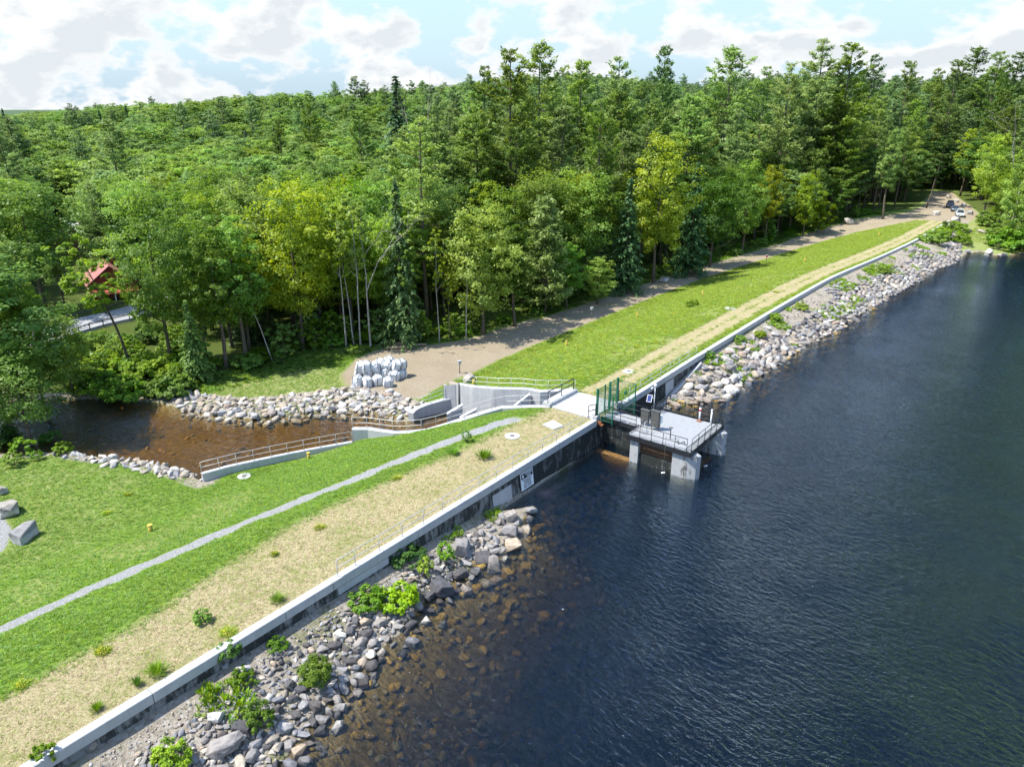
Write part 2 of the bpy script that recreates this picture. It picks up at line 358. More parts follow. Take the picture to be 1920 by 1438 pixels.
M['galv'] = mat_plain('galvanised_steel', (.40, .41, .42), .5, .1)
M['white_rail'] = mat_plain('pale_aluminium', (.50, .49, .46), .45, .25)
M['black'] = mat_plain('black_paint', (.02, .021, .022), .45)
M['green'] = mat_plain('green_paint', (.012, .12, .065), .45)
M['deck'] = mat_plain('grey_deck', (.25, .26, .265), .7, 0, .07, 2)
M['white'] = mat_plain('white_paint', (.8, .8, .78), .5)
M['red'] = mat_plain('red_paint', (.45, .02, .03), .5)
M['yellow'] = mat_plain('yellow_paint', (.42, .33, .05), .6)
M['rust'] = mat_plain('rusty_steel', (.26, .10, .04), .85, 0, .35)
M['timber'] = mat_plain('wet_timber', (.10, .055, .028), .8, 0, .4, 3)
M['bag'] = mat_plain('white_woven_fabric', (.56, .57, .575), .85, 0, .06, 3)
M['strap'] = mat_plain('dark_webbing', (.04, .05, .05), .8)
M['roofred'] = mat_plain('red_metal_roof', (.36, .15, .14), .5, 0, .12)
M['wallred'] = mat_plain('red_wood_wall', (.22, .05, .035), .8)
M['wallbrown'] = mat_plain('brown_wood_wall', (.20, .10, .07), .8)
M['asphalt'] = mat_plain('grey_asphalt', (.27, .275, .28), .9, 0, .1, .6)
M['glass'] = mat_plain('dark_glass', (.02, .025, .03), .08, 0, .02, 2, 0, .6)
M['tyre'] = mat_plain('black_rubber', (.018, .018, .018), .85)
M['solar'] = mat_plain('blue_solar_cells', (.02, .04, .14), .15, 0, .1)
M['cabinet'] = mat_plain('grey_steel', (.11, .11, .10), .55, .3, .25, 3)
M['brass'] = mat_plain('dark_cast_iron', (.16, .15, .14), .6, .3)
M['log'] = mat_bark('cut_log', (.16, .12, .08), (.36, .29, .21))

# ------------------------------------------------------------------ mesh helpers
class MB:
    def __init__(s): s.v = []; s.f = []; s.m = []; s.n = 0; s.sm = []
    def add(s, v, f, mi=0, smooth=False):
        v = np.asarray(v, float); s.v.append(v)
        for q in f: s.f.append(tuple(int(i) + s.n for i in q)); s.m.append(mi); s.sm.append(smooth)
        s.n += len(v)
    def box(s, c, size, rz=0, mi=0, bev=0.0, M4=None):
        x, y, z = [q / 2 for q in size]
        if bev > 0:
            b = min(bev, x * .9, y * .9, z * .9); v = []
            for zz, ins in ((-z, b), (-z + b, 0), (z - b, 0), (z, b)):
                X, Y = x - ins, y - ins; cc = b if ins == 0 else b * .4
                v += [(-X + cc, -Y, zz), (X - cc, -Y, zz), (X, -Y + cc, zz), (X, Y - cc, zz), (X - cc, Y, zz), (-X + cc, Y, zz), (-X, Y - cc, zz), (-X, -Y + cc, zz)]
            f = [tuple(range(7, -1, -1)), tuple(range(24, 32))]
            for r in range(3):
                for i in range(8): j = (i + 1) % 8; f.append((r * 8 + i, r * 8 + j, r * 8 + 8 + j, r * 8 + 8 + i))
        else:
            v = [(-x, -y, -z), (x, -y, -z), (x, y, -z), (-x, y, -z), (-x, -y, z), (x, -y, z), (x, y, z), (-x, y, z)]
            f = [(3, 2, 1, 0), (4, 5, 6, 7), (0, 1, 5, 4), (1, 2, 6, 5), (2, 3, 7, 6), (3, 0, 4, 7)]
        v = np.array(v, float); ca, sa = math.cos(rz), math.sin(rz)
        v = np.stack([v[:, 0] * ca - v[:, 1] * sa, v[:, 0] * sa + v[:, 1] * ca, v[:, 2]], 1)
        s.add(v + np.asarray(c, float), f, mi)
    def tube(s, pts, r, n=6, mi=0, cap=True, smooth=True):
        P = np.asarray(pts, float); k = len(P); r = np.broadcast_to(np.asarray(r, float), (k,))
        T = np.gradient(P, axis=0); T /= np.linalg.norm(T, axis=1)[:, None] + 1e-9
        ref = np.array((0, 0, 1.)) if abs(T[0, 2]) < .9 else np.array((1., 0, 0)); V = []
        for i in range(k):
            a = np.cross(ref, T[i]); a /= np.linalg.norm(a) + 1e-9; b = np.cross(T[i], a)
            for j in range(n): t = 2 * math.pi * j / n; V.append(P[i] + (a * math.cos(t) + b * math.sin(t)) * r[i])
        F = [(i * n + j, i * n + (j + 1) % n, (i + 1) * n + (j + 1) % n, (i + 1) * n + j) for i in range(k - 1) for j in range(n)]
        s.add(V, F, mi, smooth)
        if cap:
            b = s.n - k * n; s.f += [tuple(b + j for j in range(n - 1, -1, -1)), tuple(b + (k - 1) * n + j for j in range(n))]; s.m += [mi] * 2; s.sm += [False] * 2
    def prism(s, poly, z0, z1, mi=0):
        """vertical prism; z0/z1 number or list per vertex"""
        n = len(poly); z0 = np.broadcast_to(z0, (n,)); z1 = np.broadcast_to(z1, (n,)); P = np.asarray(poly, float)[:, :2]
        ar = sum(P[i][0] * P[(i + 1) % n][1] - P[(i + 1) % n][0] * P[i][1] for i in range(n))
        if ar < 0: P = P[::-1]; z0 = z0[::-1]; z1 = z1[::-1]
        v = [(p[0], p[1], z) for p, z in zip(P, z0)] + [(p[0], p[1], z) for p, z in zip(P, z1)]
        f = [tuple(range(n - 1, -1, -1)), tuple(range(n, 2 * n))] + [(i, (i + 1) % n, n + (i + 1) % n, n + i) for i in range(n)]
        s.add(v, f, mi)
    def build(s, name, mats, parent=None, loc=None):
        me = bpy.data.meshes.new(name)
        V = np.concatenate(s.v) if s.v else np.zeros((0, 3))
        o = bpy.data.objects.new(name, me)
        if parent is not None: o.parent = parent; V = V - np.array(parent_loc(parent))
        elif loc is not None: V = V - np.asarray(loc); o.location = loc
        me.from_pydata(V.tolist(), [], s.f)
        for q in (mats if isinstance(mats, (list, tuple)) else [mats]): me.materials.append(q)
        me.polygons.foreach_set('material_index', s.m); me.polygons.foreach_set('use_smooth', s.sm); me.update()
        COL.objects.link(o); return o
def parent_loc(p):
    l = np.array(p.location)
    while p.parent is not None: p = p.parent; l = l + np.array(p.location)
    return l
def tag(o, label=None, cat=None, group=None, kind=None):
    if label: o['label'] = label
    if cat: o['category'] = cat
    if group: o['group'] = group
    if kind: o['kind'] = kind
    return o
def thing(name, label, cat, loc, group=None, rz=0):
    o = bpy.data.objects.new(name, None); o.empty_display_size = .3; o.location = tuple(float(q) for q in loc); o.rotation_euler = (0, 0, rz); COL.objects.link(o)
    return tag(o, label, cat, group)
def quads(name, V, tint=None, mats=(), mi=None):
    """mesh of loose quads from an (N,4,3) array"""
    n = len(V); me = bpy.data.meshes.new(name); me.vertices.add(n * 4); me.vertices.foreach_set('co', V.reshape(-1).astype(np.float32))
    me.loops.add(n * 4); me.loops.foreach_set('vertex_index', np.arange(n * 4, dtype=np.int32)); me.polygons.add(n)
    me.polygons.foreach_set('loop_start', np.arange(0, n * 4, 4, dtype=np.int32)); 
    if mi is not None: me.polygons.foreach_set('material_index', mi.astype(np.int32))
    me.update(calc_edges=True)
    if tint is not None: me.attributes.new('tint', 'FLOAT', 'FACE').data.foreach_set('value', tint.astype(np.float32))
    for q in mats: me.materials.append(q)
    return me
def unit(a): return a / (np.linalg.norm(a, axis=-1, keepdims=True) + 1e-9)
def leafquads(C, N, size, aspect=1.0, along=None):
    """diamond leaves at C with normals N"""
    n = len(C); size = np.broadcast_to(size, (n,))[:, None]
    t = rng.normal(size=(n, 3)) if along is None else along
    t = unit(t - N * (t * N).sum(1, keepdims=True)); b = np.cross(N, t)
    a = t * size * aspect; b = b * size
    return np.stack([C - a, C - b * .8 + a * .1, C + a, C + b * .8 + a * .1], 1)

# ------------------------------------------------------------------ ground sheets
FAR = lambda s: np.interp(s, [40, 54, 64, 77, 92, 123, 150, 172, 185, 196, 204, 212, 237, 270], [38, 37, 31.7, 30.2, 29.2, 28.4, 28.0, 27.3, 24.5, 20.6, 16.5, 12.5, 11.5, 11])
NEAR = lambda s: np.interp(s, [40, 55, 140, 160, 172, 183, 190, 198, 207, 260], [24, 23.4, 22.8, 22.3, 20.3, 17.5, 13.5, 9.4, 6.2, 5.5])
FP = lambda pts, z: np.array([un(*q, z)[:2] for q in pts])
APRON = FP([(640, 706), (668, 676), (720, 655), (800, 655), (890, 636), (1000, 600), (1010, 640), (890, 702), (862, 712), (815, 735), (790, 752), (740, 752), (690, 742), (650, 728)], -4)
MOWN = FP([(380, 745), (440, 712), (560, 690), (640, 690), (670, 720), (650, 742), (560, 748), (470, 755)], -4)
CARPARK = FP([(1728, 410), (1736, 374), (1752, 357), (1780, 356), (1798, 372), (1836, 398), (1826, 410), (1790, 418)], 0)
BEACH = FP([(1790, 440), (1812, 412), (1850, 408), (1880, 425), (1895, 462), (1880, 480), (1835, 476), (1800, 484)], -1)
SIDE = FP([(-600, 930), (-90, 935), (0, 960), (22, 990), (10, 1022), (0, 1032), (-90, 1050), (-600, 1120)], -3.5)
PATH = np.array([LP(-45, 11.6)] + [ground(*q)[:2] for q in [(0, 1180), (150, 1113), (300, 1048), (450, 984), (600, 924), (730, 872), (860, 820), (930, 796), (972, 784)]])
_ff = FP([(-300, 735), (0, 738), (120, 738), (250, 738), (330, 722), (420, 702), (560, 668), (700, 648), (800, 646), (880, 630), (960, 608)], -4)
FOREST = np.concatenate([_ff, np.array([LP(s, FAR(s) + 1.8) for s in (82, 92, 105, 123, 140, 158, 175, 200, 222)]), CARPARK[1:6] + np.array((0.5, 1)), FP([(1850, 420), (1868, 455), (1930, 466), (2200, 464)], -1),
                         np.array([(800, 160), (800, 1000), (-800, 1000), (-800, 60)])])
NB0 = FP([(330, 748), (400, 742), (470, 748), (540, 741), (600, 735), (660, 727), (735, 737), (770, 750), (805, 758), (778, 780), (690, 785), (560, 790), (400, 790), (335, 770)], -3.9)
STRIP = lambda s: np.interp(s, [150, 160, 165, 189, 205], [-11, -8, -6.7, -2.8, -2])
def masks(x, y, s, d, z):
    dl = sdpoly(LAKE, x, y); dp = sdpoly(POOL, x, y); one = np.ones_like(x)
    e = np.interp(s, [-40, 0, 8, 13, 18, 22, 27, 33, 39, 44.5, 49], [5.2, 5.3, 5.6, 6.6, 7.2, 7.1, 6.4, 5.8, 5.5, 5.0, 4.6])
    dryL = sstep(e + 1.1, e - 1.1, d) * (s < 49)
    g = lambda c, w: np.exp(-((d - c) / w) ** 2)
    tr = np.clip(g(np.interp(s, [50, 80, 200], [2.5, 2.2, 1.5]), .7) * .95 + g(np.interp(s, [50, 80, 200], [4.4, 4.0, 3.2]), .7) * .95 + .36 * g(3.2, 2.4), 0, 1) * (s >= 49)
    dry = np.maximum(dryL, tr) * (d > 0)
    dry = np.maximum(dry, .50 * sstep(.42, .75, vnoise(x, y, .13, 21) * .6 + vnoise(x, y, .4, 22) * .4) * (d > 0) * (s > 49)); dry = np.maximum(dry, .42 * sstep(.55, .8, vnoise(x, y, .17, 23) * .6 + vnoise(x, y, .5, 24) * .4) * (d > 0))
    dry = np.maximum(dry, .515 * sstep(.8, -1.5, sdpoly(MOWN, x, y)))
    dry = np.maximum(dry, .62 * sstep(150, 200, s) * sstep(22, 6, d) * (d > 0) * (dp > 0))
    dry = np.maximum(dry, .45 * sstep(2, -2, sdpoly(BEACH, x, y)))
    dry = np.maximum(dry, .38 * sstep(17, 23, d) * sstep(30, 10, s) * (dp > 0))
    road = sstep(NEAR(s) - .6, NEAR(s) + .6, d) * sstep(FAR(s) + .7, FAR(s) - .7, d) * sstep(52, 58, s) * sstep(250, 235, s)
    mid = np.exp(-((d - (NEAR(s) + 3.2)) / .8) ** 2) * .35
    dirt = np.maximum(road * (1 - mid), sstep(.8, -.8, sdpoly(APRON, x, y))); dirt = np.maximum(dirt, sstep(1, -1, sdpoly(CARPARK, x, y)))
    grav = sstep(1.0, .3, sdpoly(PATH, x, y, False) + .45 * (vnoise(x, y, .7, 9) - .5) + .25 * (vnoise(x, y, 2.1, 10) - .5)) * sstep(42, 39, s) * (d > 0)
    grav = np.maximum(grav, sstep(.5, -.5, sdpoly(SIDE, x, y)))
    forest = sstep(.8, -.8, sdpoly(FOREST, x, y)) * (dp > .3) * (1 - sstep(1, -1, sdpoly(CARPARK, x, y)))
    shore = np.where((d < .25) & (s < 230), 1.0, 0) * sstep(-.2, .1, dl) * (1 - np.maximum(sstep(200, 209, s), sstep(156, 163, s) * sstep(STRIP(s) - 1.0, STRIP(s) - 2.0, d)) * sstep(.2, 1.2, dl))
    dn = np.minimum(sdpoly(SHORE_N, x, y, False), sdpoly(SHORE_S, x, y, False))
    shore = np.maximum(shore, .9 * sstep(2.0, .8, dn) * (dp > 0) * (d > 8)); shore = np.maximum(shore, sstep(.4, -.4, sdpoly(NB0, x, y)) * (dp > 0))
    bed = np.maximum((dl < .1) * (d < .25) * one, (dp < 0) * one)
    return dry, dirt, grav, shore, forest, bed
NAMES = ['lawn', 'dry_verge', 'dirt_road', 'footpath', 'shore', 'forest_floor', 'lake_bed', 'stream_bed']
def sheet(x, y, z, s, d, nu, nv, drop=None):
    """split a grid of points into one sheet per kind of ground"""
    dry, dirt, grav, shore, forest, bed = masks(x, y, s, d, z)
    idx = np.arange(nu * nv).reshape(nu, nv)
    F = np.stack([idx[:-1, :-1], idx[:-1, 1:], idx[1:, 1:], idx[1:, :-1]], -1).reshape(-1, 4)
    if drop is not None: F = F[~drop[F].all(1)]
    f = lambda a: a[F].mean(1)
    sd = d[F].mean(1)
    cls = np.zeros(len(F), int); cls[f(forest) > .5] = 5; cls[f(dry) > .52] = 1; cls[f(dirt) > .5] = 2; cls[f(grav) > .5] = 3
    cls[f(shore) > .5] = 4; cls[(f(bed) > .5) & (sd < .3)] = 6; cls[(f(bed) > .5) & (sd >= .3)] = 7
    out = []
    for c in range(8):
        q = F[cls == c]
        if not len(q): continue
        u, inv = np.unique(q, return_inverse=True); inv = inv.reshape(-1, 4)
        me = bpy.data.meshes.new(NAMES[c]); me.vertices.add(len(u)); me.vertices.foreach_set('co', np.stack([x[u], y[u], z[u]], 1).reshape(-1).astype(np.float32))
        me.loops.add(len(inv) * 4); me.loops.foreach_set('vertex_index', inv.reshape(-1).astype(np.int32)); me.polygons.add(len(inv))
        me.polygons.foreach_set('loop_start', np.arange(0, len(inv) * 4, 4, dtype=np.int32)); me.polygons.foreach_set('use_smooth', np.ones(len(inv), bool)); me.update(calc_edges=True)
        for nm, ch in (('mask', (dry, dirt, grav)), ('mask2', (shore, forest, bed))):
            a = me.attributes.new(nm, 'FLOAT_COLOR', 'POINT'); v = np.ones((len(u), 4), np.float32)
            for i, k in enumerate(ch): v[:, i] = k[u]
            a.data.foreach_set('color', v.reshape(-1))
        me.materials.append(M['ground'])
        o = bpy.data.objects.new(NAMES[c], me); COL.objects.link(o); tag(o, kind='structure'); out.append(o)
    return out
_s = np.concatenate([np.arange(-34, 75, .3), np.arange(75, 150, .6), np.arange(150, 276, 1.2)])
_d = np.concatenate([np.arange(-26, -14, .6), np.arange(-14, -.3, .3), [-.1, .12, .38, .6, .8], np.arange(1, 26, .3), np.arange(26, 64.5, .55)])
S2, D2 = np.meshgrid(_s, _d, indexing='ij'); S2 = S2.ravel(); D2 = D2.ravel()
gx, gy = LP(S2, D2); gz = zsd(S2, D2, gx, gy)
sheet(gx, gy, gz, S2, D2, len(_s), len(_d))
ox, oy = np.meshgrid(np.arange(-800, 801, 8.), np.arange(-96, 1000, 8.), indexing='ij'); ox = ox.ravel(); oy = oy.ravel()
os_, od_ = SD(ox, oy); oz = zsd(os_, od_, ox, oy)
inn = (os_ > -26) & (os_ < 268) & (od_ > -19) & (od_ < 57)
near = (os_ > -36) & (os_ < 278) & (od_ > -28) & (od_ < 66)
oz = np.where(near, oz - .5, oz)
sheet(ox, oy, oz, os_, od_, 201, 137, inn)
# far land to the horizon, seen only past the hill
mb = MB(); 
_r = [(950, -8), (2500, 10), (6000, 30)]
for (r0, z0), (r1, z1) in zip(_r[:-1], _r[1:]):
    n = 48
    for i in range(n):
        a, b = math.pi * 2 * i / n, math.pi * 2 * (i + 1) / n
        mb.add([(r0 * math.cos(a), r0 * math.sin(a), z0), (r1 * math.cos(a), r1 * math.sin(a), z1), (r1 * math.cos(b), r1 * math.sin(b), z1), (r0 * math.cos(b), r0 * math.sin(b), z0)], [(0, 1, 2, 3)])
mfar, kf, of_ = material('far_land'); pbsdf(kf, of_, kf.mix(kf.noise(kf.pos(), .02, 4), (.03, .06, .02), (.06, .10, .03)), .95)
tag(mb.build('far_hills', mfar), kind='structure')

# water
def water(name, P, z, m):
    me = bpy.data.meshes.new(name); me.from_pydata([(p[0], p[1], z) for p in P], [], [tuple(range(len(P)))]); me.materials.append(m); me.update()
    if me.polygons[0].normal.z < 0: me.flip_normals()
    o = bpy.data.objects.new(name, me); COL.objects.link(o); return tag(o, kind='structure')
_wl = [np.array(LP(s, .12)) for s in np.arange(-40, 262, 3)]
water('lake', _wl + [np.array((330, 290)), np.array((420, 150)), np.array((420, -95)), np.array((-40, -95))], WATER, M['lake'])
_pl = [p[:2] for p in loww[::-1]]
_edge = [np.array(q) for q in ((-150, 40), (-150, 100))]
water('stream', list(FP([(-420, 880), (-60, 880), (150, 880), (250, 890), (340, 900)], POOLZ)) + [p for p in _pl] + [p[:2] for p in nearw] + [np.array(LP(44, 5.2)), np.array(LP(48.6, 5.2))] +
      [p[:2] for p in farw] + [p[:2] for p in farl] + list(FP([(790, 740), (700, 745), (480, 760), (330, 742), (100, 735), (-300, 730)], POOLZ)), POOLZ, M['pool'])

# ------------------------------------------------------------------ world and sun
SUN_AZ = R(-97)      # towards the sun, clockwise from +Y
SUN_EL = R(60)
w = bpy.data.worlds.new('World'); scene.world = w; w.use_nodes = True; w.node_tree.nodes.clear(); k = NT(w.node_tree)
sky = k.new('ShaderNodeTexSky', sky_type='NISHITA'); sky.sun_disc = False; sky.sun_elevation = SUN_EL; sky.sun_rotation = SUN_AZ; sky.air_density = 1.0; sky.dust_density = .6; sky.ozone_density = 2.6
dv = k.new('ShaderNodeTexCoord').outputs['Generated']
sp = k.new('ShaderNodeSeparateXYZ'); k.l.new(dv, sp.inputs[0])
zc = k.math('MAXIMUM', sp.outputs[2], .0)
# flat cloud layers seen edge-on: stretch grows towards the horizon
den = k.math('ADD', zc, .48)
cx = k.math('DIVIDE', sp.outputs[0], den); cy = k.math('DIVIDE', sp.outputs[1], den)
cb = k.new('ShaderNodeCombineXYZ'); k.l.new(cx, cb.inputs[0]); k.l.new(cy, cb.inputs[1])
cv = k.mapv(cb.outputs[0], (1, 1, 1), (0, 0, R(20)), (3.1, 1.7, 0))
n1 = k.noise(cv, 4.4, 9, .56, .1); n2 = k.noise(cv, 15, 6, .6)
cvu = k.mapv(cb.outputs[0], (1, 1, 1), (0, 0, R(20)), (3.12, 1.765, .0)); n3 = k.noise(cvu, 4.4, 9, .56, .1)
cov = k.math('ADD', n1, k.math('MULTIPLY', k.math('SUBTRACT', n2, .5), .12))
thr = k.rng(sp.outputs[2], .12, .34, .0, .30)
amt = k.rng(k.math('SUBTRACT', cov, thr), .45, .515)
thick = k.rng(k.math('SUBTRACT', n3, k.math('SUBTRACT', n1, .5)), .40, .62)
cloud = k.mix(k.math('MULTIPLY', k.rng(cov, .49, .58, 0, 1), k.rng(k.math('SUBTRACT', n1, n3), -.04, .05, .0, 1)), (2.66, 2.7, 2.74), (2.1, 2.25, 2.36))
skyc = k.mix(k.rng(zc, 0, .5, 1.0, 0), sky.outputs[0], (1.42, 1.88, 2.26))
mixc = k.mix(amt, skyc, cloud)
bg = k.new('ShaderNodeBackground'); k.l.new(mixc, bg.inputs[0]); bg.inputs[1].default_value = .175
k.l.new(bg.outputs[0], k.new('ShaderNodeOutputWorld').inputs[0])
sun = bpy.data.lights.new('sun', 'SUN'); sun.energy = 4.1; sun.angle = R(.5); sun.color = (1, .955, .88)
so = bpy.data.objects.new('sun', sun); COL.objects.link(so)
sdir = Vector((math.sin(SUN_AZ) * math.cos(SUN_EL), math.cos(SUN_AZ) * math.cos(SUN_EL), math.sin(SUN_EL)))
so.rotation_euler = sdir.to_track_quat('Z', 'Y').to_euler(); so.location = (0, 0, 100)
vs = scene.view_settings; vs.view_transform = 'Standard'; vs.look = 'None'; vs.exposure = 1.12; vs.gamma = 1
scene.cycles.max_bounces = 6; scene.cycles.diffuse_bounces = 3; scene.cycles.glossy_bounces = 3; scene.cycles.transparent_max_bounces = 12; scene.cycles.volume_bounces = 0
scene.cycles.transmission_bounces = 3; scene.cycles.use_denoising = True; scene.cycles.caustics_reflective = False; scene.cycles.caustics_refractive = False

# ------------------------------------------------------------------ dam wall
def P3(s, d, z): x, y = LP(s, d); return np.array((float(x), float(y), z))
JOINTS = [-34, -9.4, -2.2, 4.98, 12.2, 15.4, 22.2, 32.5, 38.3, 44.05]
JOINTS2 = [48.7, 57, 65.6] + list(np.arange(72.8, 200, 7.25)) + [199.7]
def sweep(mb, s0, s1, prof, mi=0, step=2.0):
    """extrude a closed (d, z) profile along the dam axis"""
    S = np.linspace(s0, s1, max(2, int((s1 - s0) / step) + 1)); n = len(prof); V = []
    for s in S:
        for d, z in prof: x, y = LP(s, d); V.append((x, y, z))
    F = [(i * n + j, i * n + (j + 1) % n, (i + 1) * n + (j + 1) % n, (i + 1) * n + j) for i in range(len(S) - 1) for j in range(n)]
    F += [tuple(range(n - 1, -1, -1)), tuple((len(S) - 1) * n + j for j in range(n))]
    mb.add(V, [f[::-1] for f in F], mi)
def bottom(s): return -6
dam = thing('dam_wall', 'long low concrete dam wall running along the lake edge, pale new cap over dark stained face', 'dam wall', P3(30, 0, 0))
capm = MB()
for J in (JOINTS, JOINTS2):
    for a, b in zip(J[:-1], J[1:]): sweep(capm, a + .02, b - .02, [(0.0, -.56), (0.5, -.56), (0.5, -.025), (.475, 0), (.03, 0), (0, -.03)])
capm.build('cap', M['concnew'], dam)
oldm = MB(); sweep(oldm, -34, 48.7, [(.06, -.57), (.48, -.57), (.48, -5), (-.45, -5)], 0); sweep(oldm, 48.71, 70, [(.06, -.57), (.48, -.57), (.48, -5), (-.45, -5)], 0)
sweep(oldm, 70.01, 199.7, [(.05, -.57), (.48, -.57), (.48, -3), (-.1, -3)], 0)
# break beneath the bridge is closed by the low sill of the gate
sweep(oldm, 44.06, 48.69, [(.02, -.30), (.49, -.30), (.49, -.56), (.02, -.56)], 0)
oldm.build('old_face', M['concold'], dam)
drk = MB(); sweep(drk, 32.9, 44.6, [(.035, -.6), (.5, -.6), (.5, -4.6), (-.42, -4.6)]); sweep(drk, 48.3, 57.4, [(.035, -.6), (.5, -.6), (.5, -4.6), (-.42, -4.6)]); drk.build('black_face', M['concdark'], dam)
rp = MB(); sweep(rp, 29.7, 31.9, [(-.0, -.95), (.3, -.95), (.3, -3.2), (-.24, -3.2)], 0, .5); sweep(rp, 15.7, 19.6, [(.04, -.62), (.3, -.62), (.3, -2.3), (-.1, -2.3)], 0, .5); sweep(rp, 57.5, 59.3, [(.0, -.7), (.3, -.7), (.3, -3.4), (-.25, -3.4)], 0, .5)
rp.build('repair_patch', M['conc'], dam)
# sloping kerb where the far riprap begins
kb = MB(); a, b = P3(65.6, -.3, -.62), P3(55.6, -.62, -2.35); dirv = unit(np.array([b - a]))[0]; nn = np.array((-dirv[1], dirv[0], 0)); nn /= np.linalg.norm(nn)
kb.add([a + nn * .12, a - nn * .12, b - nn * .12, b + nn * .12] + [q + np.array((0, 0, -1.5)) for q in (a + nn * .12, a - nn * .12, b - nn * .12, b + nn * .12)], [(0, 1, 2, 3), (7, 6, 5, 4), (4, 5, 1, 0), (5, 6, 2, 1), (6, 7, 3, 2), (7, 4, 0, 3)])
o = kb.build('concrete_kerb', M['conc'], None, a); tag(o, 'sloping concrete kerb retaining the boulders from the dam wall down to the water', 'kerb')

# danger sign on the dam wall
sg = thing('warning_sign', 'white danger sign with black header and lettering on the dark dam wall', 'sign', P3(33.6, -.1, -1))
_s0, _s1, _z0, _z1 = 33.0, 34.55, -.62, -2.0
def onface(s, z, out=0.0): return P3(s, .035 - (.455) * (-.6 - z) / 4.0 - out, z)
def faceplate(name, s0, s1, z0, z1, out, m, parent, th=.02):
    q = MB(); c = [onface(s0, z1, out), onface(s1, z1, out), onface(s1, z0, out), onface(s0, z0, out)]; cb_ = [onface(s0, z1, out - th), onface(s1, z1, out - th), onface(s1, z0, out - th), onface(s0, z0, out - th)]
    q.add(c + cb_, [(0, 1, 2, 3), (7, 6, 5, 4), (4, 5, 1, 0), (5, 6, 2, 1), (6, 7, 3, 2), (7, 4, 0, 3)]); return q.build(name, m, parent)
M['signwhite'] = mat_plain('white_sign_face', (.82, .84, .84), .4, 0, .04); M['signblack'] = mat_plain('black_sign_ink', (.012, .012, .014), .4, 0, .04)
faceplate('panel', _s0, _s1, _z0, _z1, .05, M['signwhite'], sg, .03)
faceplate('header', _s0 + .06, _s1 - .06, _z0 - .06, _z0 - .50, .056, M['signblack'], sg, .005)
def lettering(txt, s, z, h, m, parent, wid=None, name='lettering'):
    cu = bpy.data.curves.new(name, 'FONT'); cu.body = txt; cu.size = h * 1.38; cu.align_x = 'CENTER'; cu.offset = .006
    o = bpy.data.objects.new(name, cu); COL.objects.link(o)
    bpy.context.view_layer.update(); dg = bpy.context.evaluated_depsgraph_get()
    me = bpy.data.meshes.new_from_object(o.evaluated_get(dg)); bpy.data.objects.remove(o); bpy.data.curves.remove(cu)
    xs = [v.co.x for v in me.vertices]; wd = max(xs) - min(xs)
    k_ = min(1, wid / wd) if wid else 1
    base = np.array(parent_loc(parent))
    for v in me.vertices: v.co = Vector(onface(s + v.co.x * k_, z + v.co.y, .062) - base)
    me.materials.append(m); o = bpy.data.objects.new(name, me); COL.objects.link(o); o.parent = parent; return o
cs_ = (_s0 + _s1) / 2
lettering('DANGER', cs_ + .22, _z0 - .25, .15, M['signwhite'], sg, .95); lettering('DAM', cs_ + .22, _z0 - .45, .15, M['signwhite'], sg, .55)
dm = MB(); cz = _z0 - .28; dm.add([onface(_s0 + .28, cz - .18, .06), onface(_s0 + .28 + .15, cz, .06), onface(_s0 + .28, cz + .18, .06), onface(_s0 + .28 - .15, cz, .06)], [(0, 1, 2, 3)]); dm.build('diamond_emblem', M['signwhite'], sg)
lettering('!', _s0 + .28, cz - .08, .16, M['signblack'], sg, .05, 'emblem_mark')
for i, t in enumerate(('DANGEROUS', 'CURRENTS', 'STAY CLEAR', 'KEEP AWAY')): lettering(t, cs_, _z0 - .70 - i * .185, .125, M['signblack'], sg, 1.25 if i != 1 else 1.1)

# ------------------------------------------------------------------ railings
def rail(name, label, bases, h, m, r=.03, ext=None, group=None, cat='railing', top=None):
    t = thing(name, label, cat, bases[len(bases) // 2], group)
    for b in bases:
        q = MB(); q.tube([b, b + np.array((0, 0, h))], r * .9, 6); q.box(b + np.array((0, 0, .01)), (.16, .16, .02)); q.build('post', m, t)
    for nm, k_ in (('top_rail', 1.0), ('mid_rail', .52)):
        q = MB(); P_ = [b + np.array((0, 0, h * k_)) for b in (top if top is not None else bases)]; q.tube(P_, r, 6); q.build(nm, m, t)
    return t
px_ = [628, 660.5, 704.4, 746.2, 784.7, 820, 853, 886, 917, 946.7, 974.6, 1000.8, 1026, 1049.6, 1072, 1093.5]
ss = [float(SD(*[np.array([q]) for q in un(x, 1077 + (x - 628) * (782 - 1077) / (1093.5 - 628), 0)[:2]])[0][0]) for x in px_]
rail('handrail', 'long thin grey handrail on the dam wall above the danger sign', [P3(s, .25, 0) for s in ss], 1.07, M['galv'], .024)
rail('handrail', 'grey handrail on the dam wall running from the green gate towards the far riprap', [P3(s, .27, 0) for s in np.linspace(50.2, 65.4, 8)], 1.07, M['galv'], .026)
def along(P, n):
    P = np.asarray(P); c = np.concatenate([[0], np.cumsum(np.linalg.norm(np.diff(P, axis=0), axis=1))])
    return [np.array([np.interp(q, c, P[:, i]) for i in range(3)]) for q in np.linspace(0, c[-1], n)]
rail('handrail', 'pale curved handrail on the outlet wall between the stream and the gravel path', along(nearw, 15), 1.07, M['white_rail'], .024)
rail('handrail', 'pale straight handrail on the low wall beside the brown stream', along(loww, 10), 1.0, M['white_rail'], .024)
rail('handrail', 'white handrail along the top of the outlet far wall below the grassy bank', along(farw, 11), 1.0, M['white_rail'], .024)
rail('handrail', 'thin pale handrail on the short curved wall at the end of the outlet', along([farl[0] + (0, 0, .2), farl[1] + (0, 0, .15), farl[2], farl[3]], 4), .95, M['white_rail'], .022)
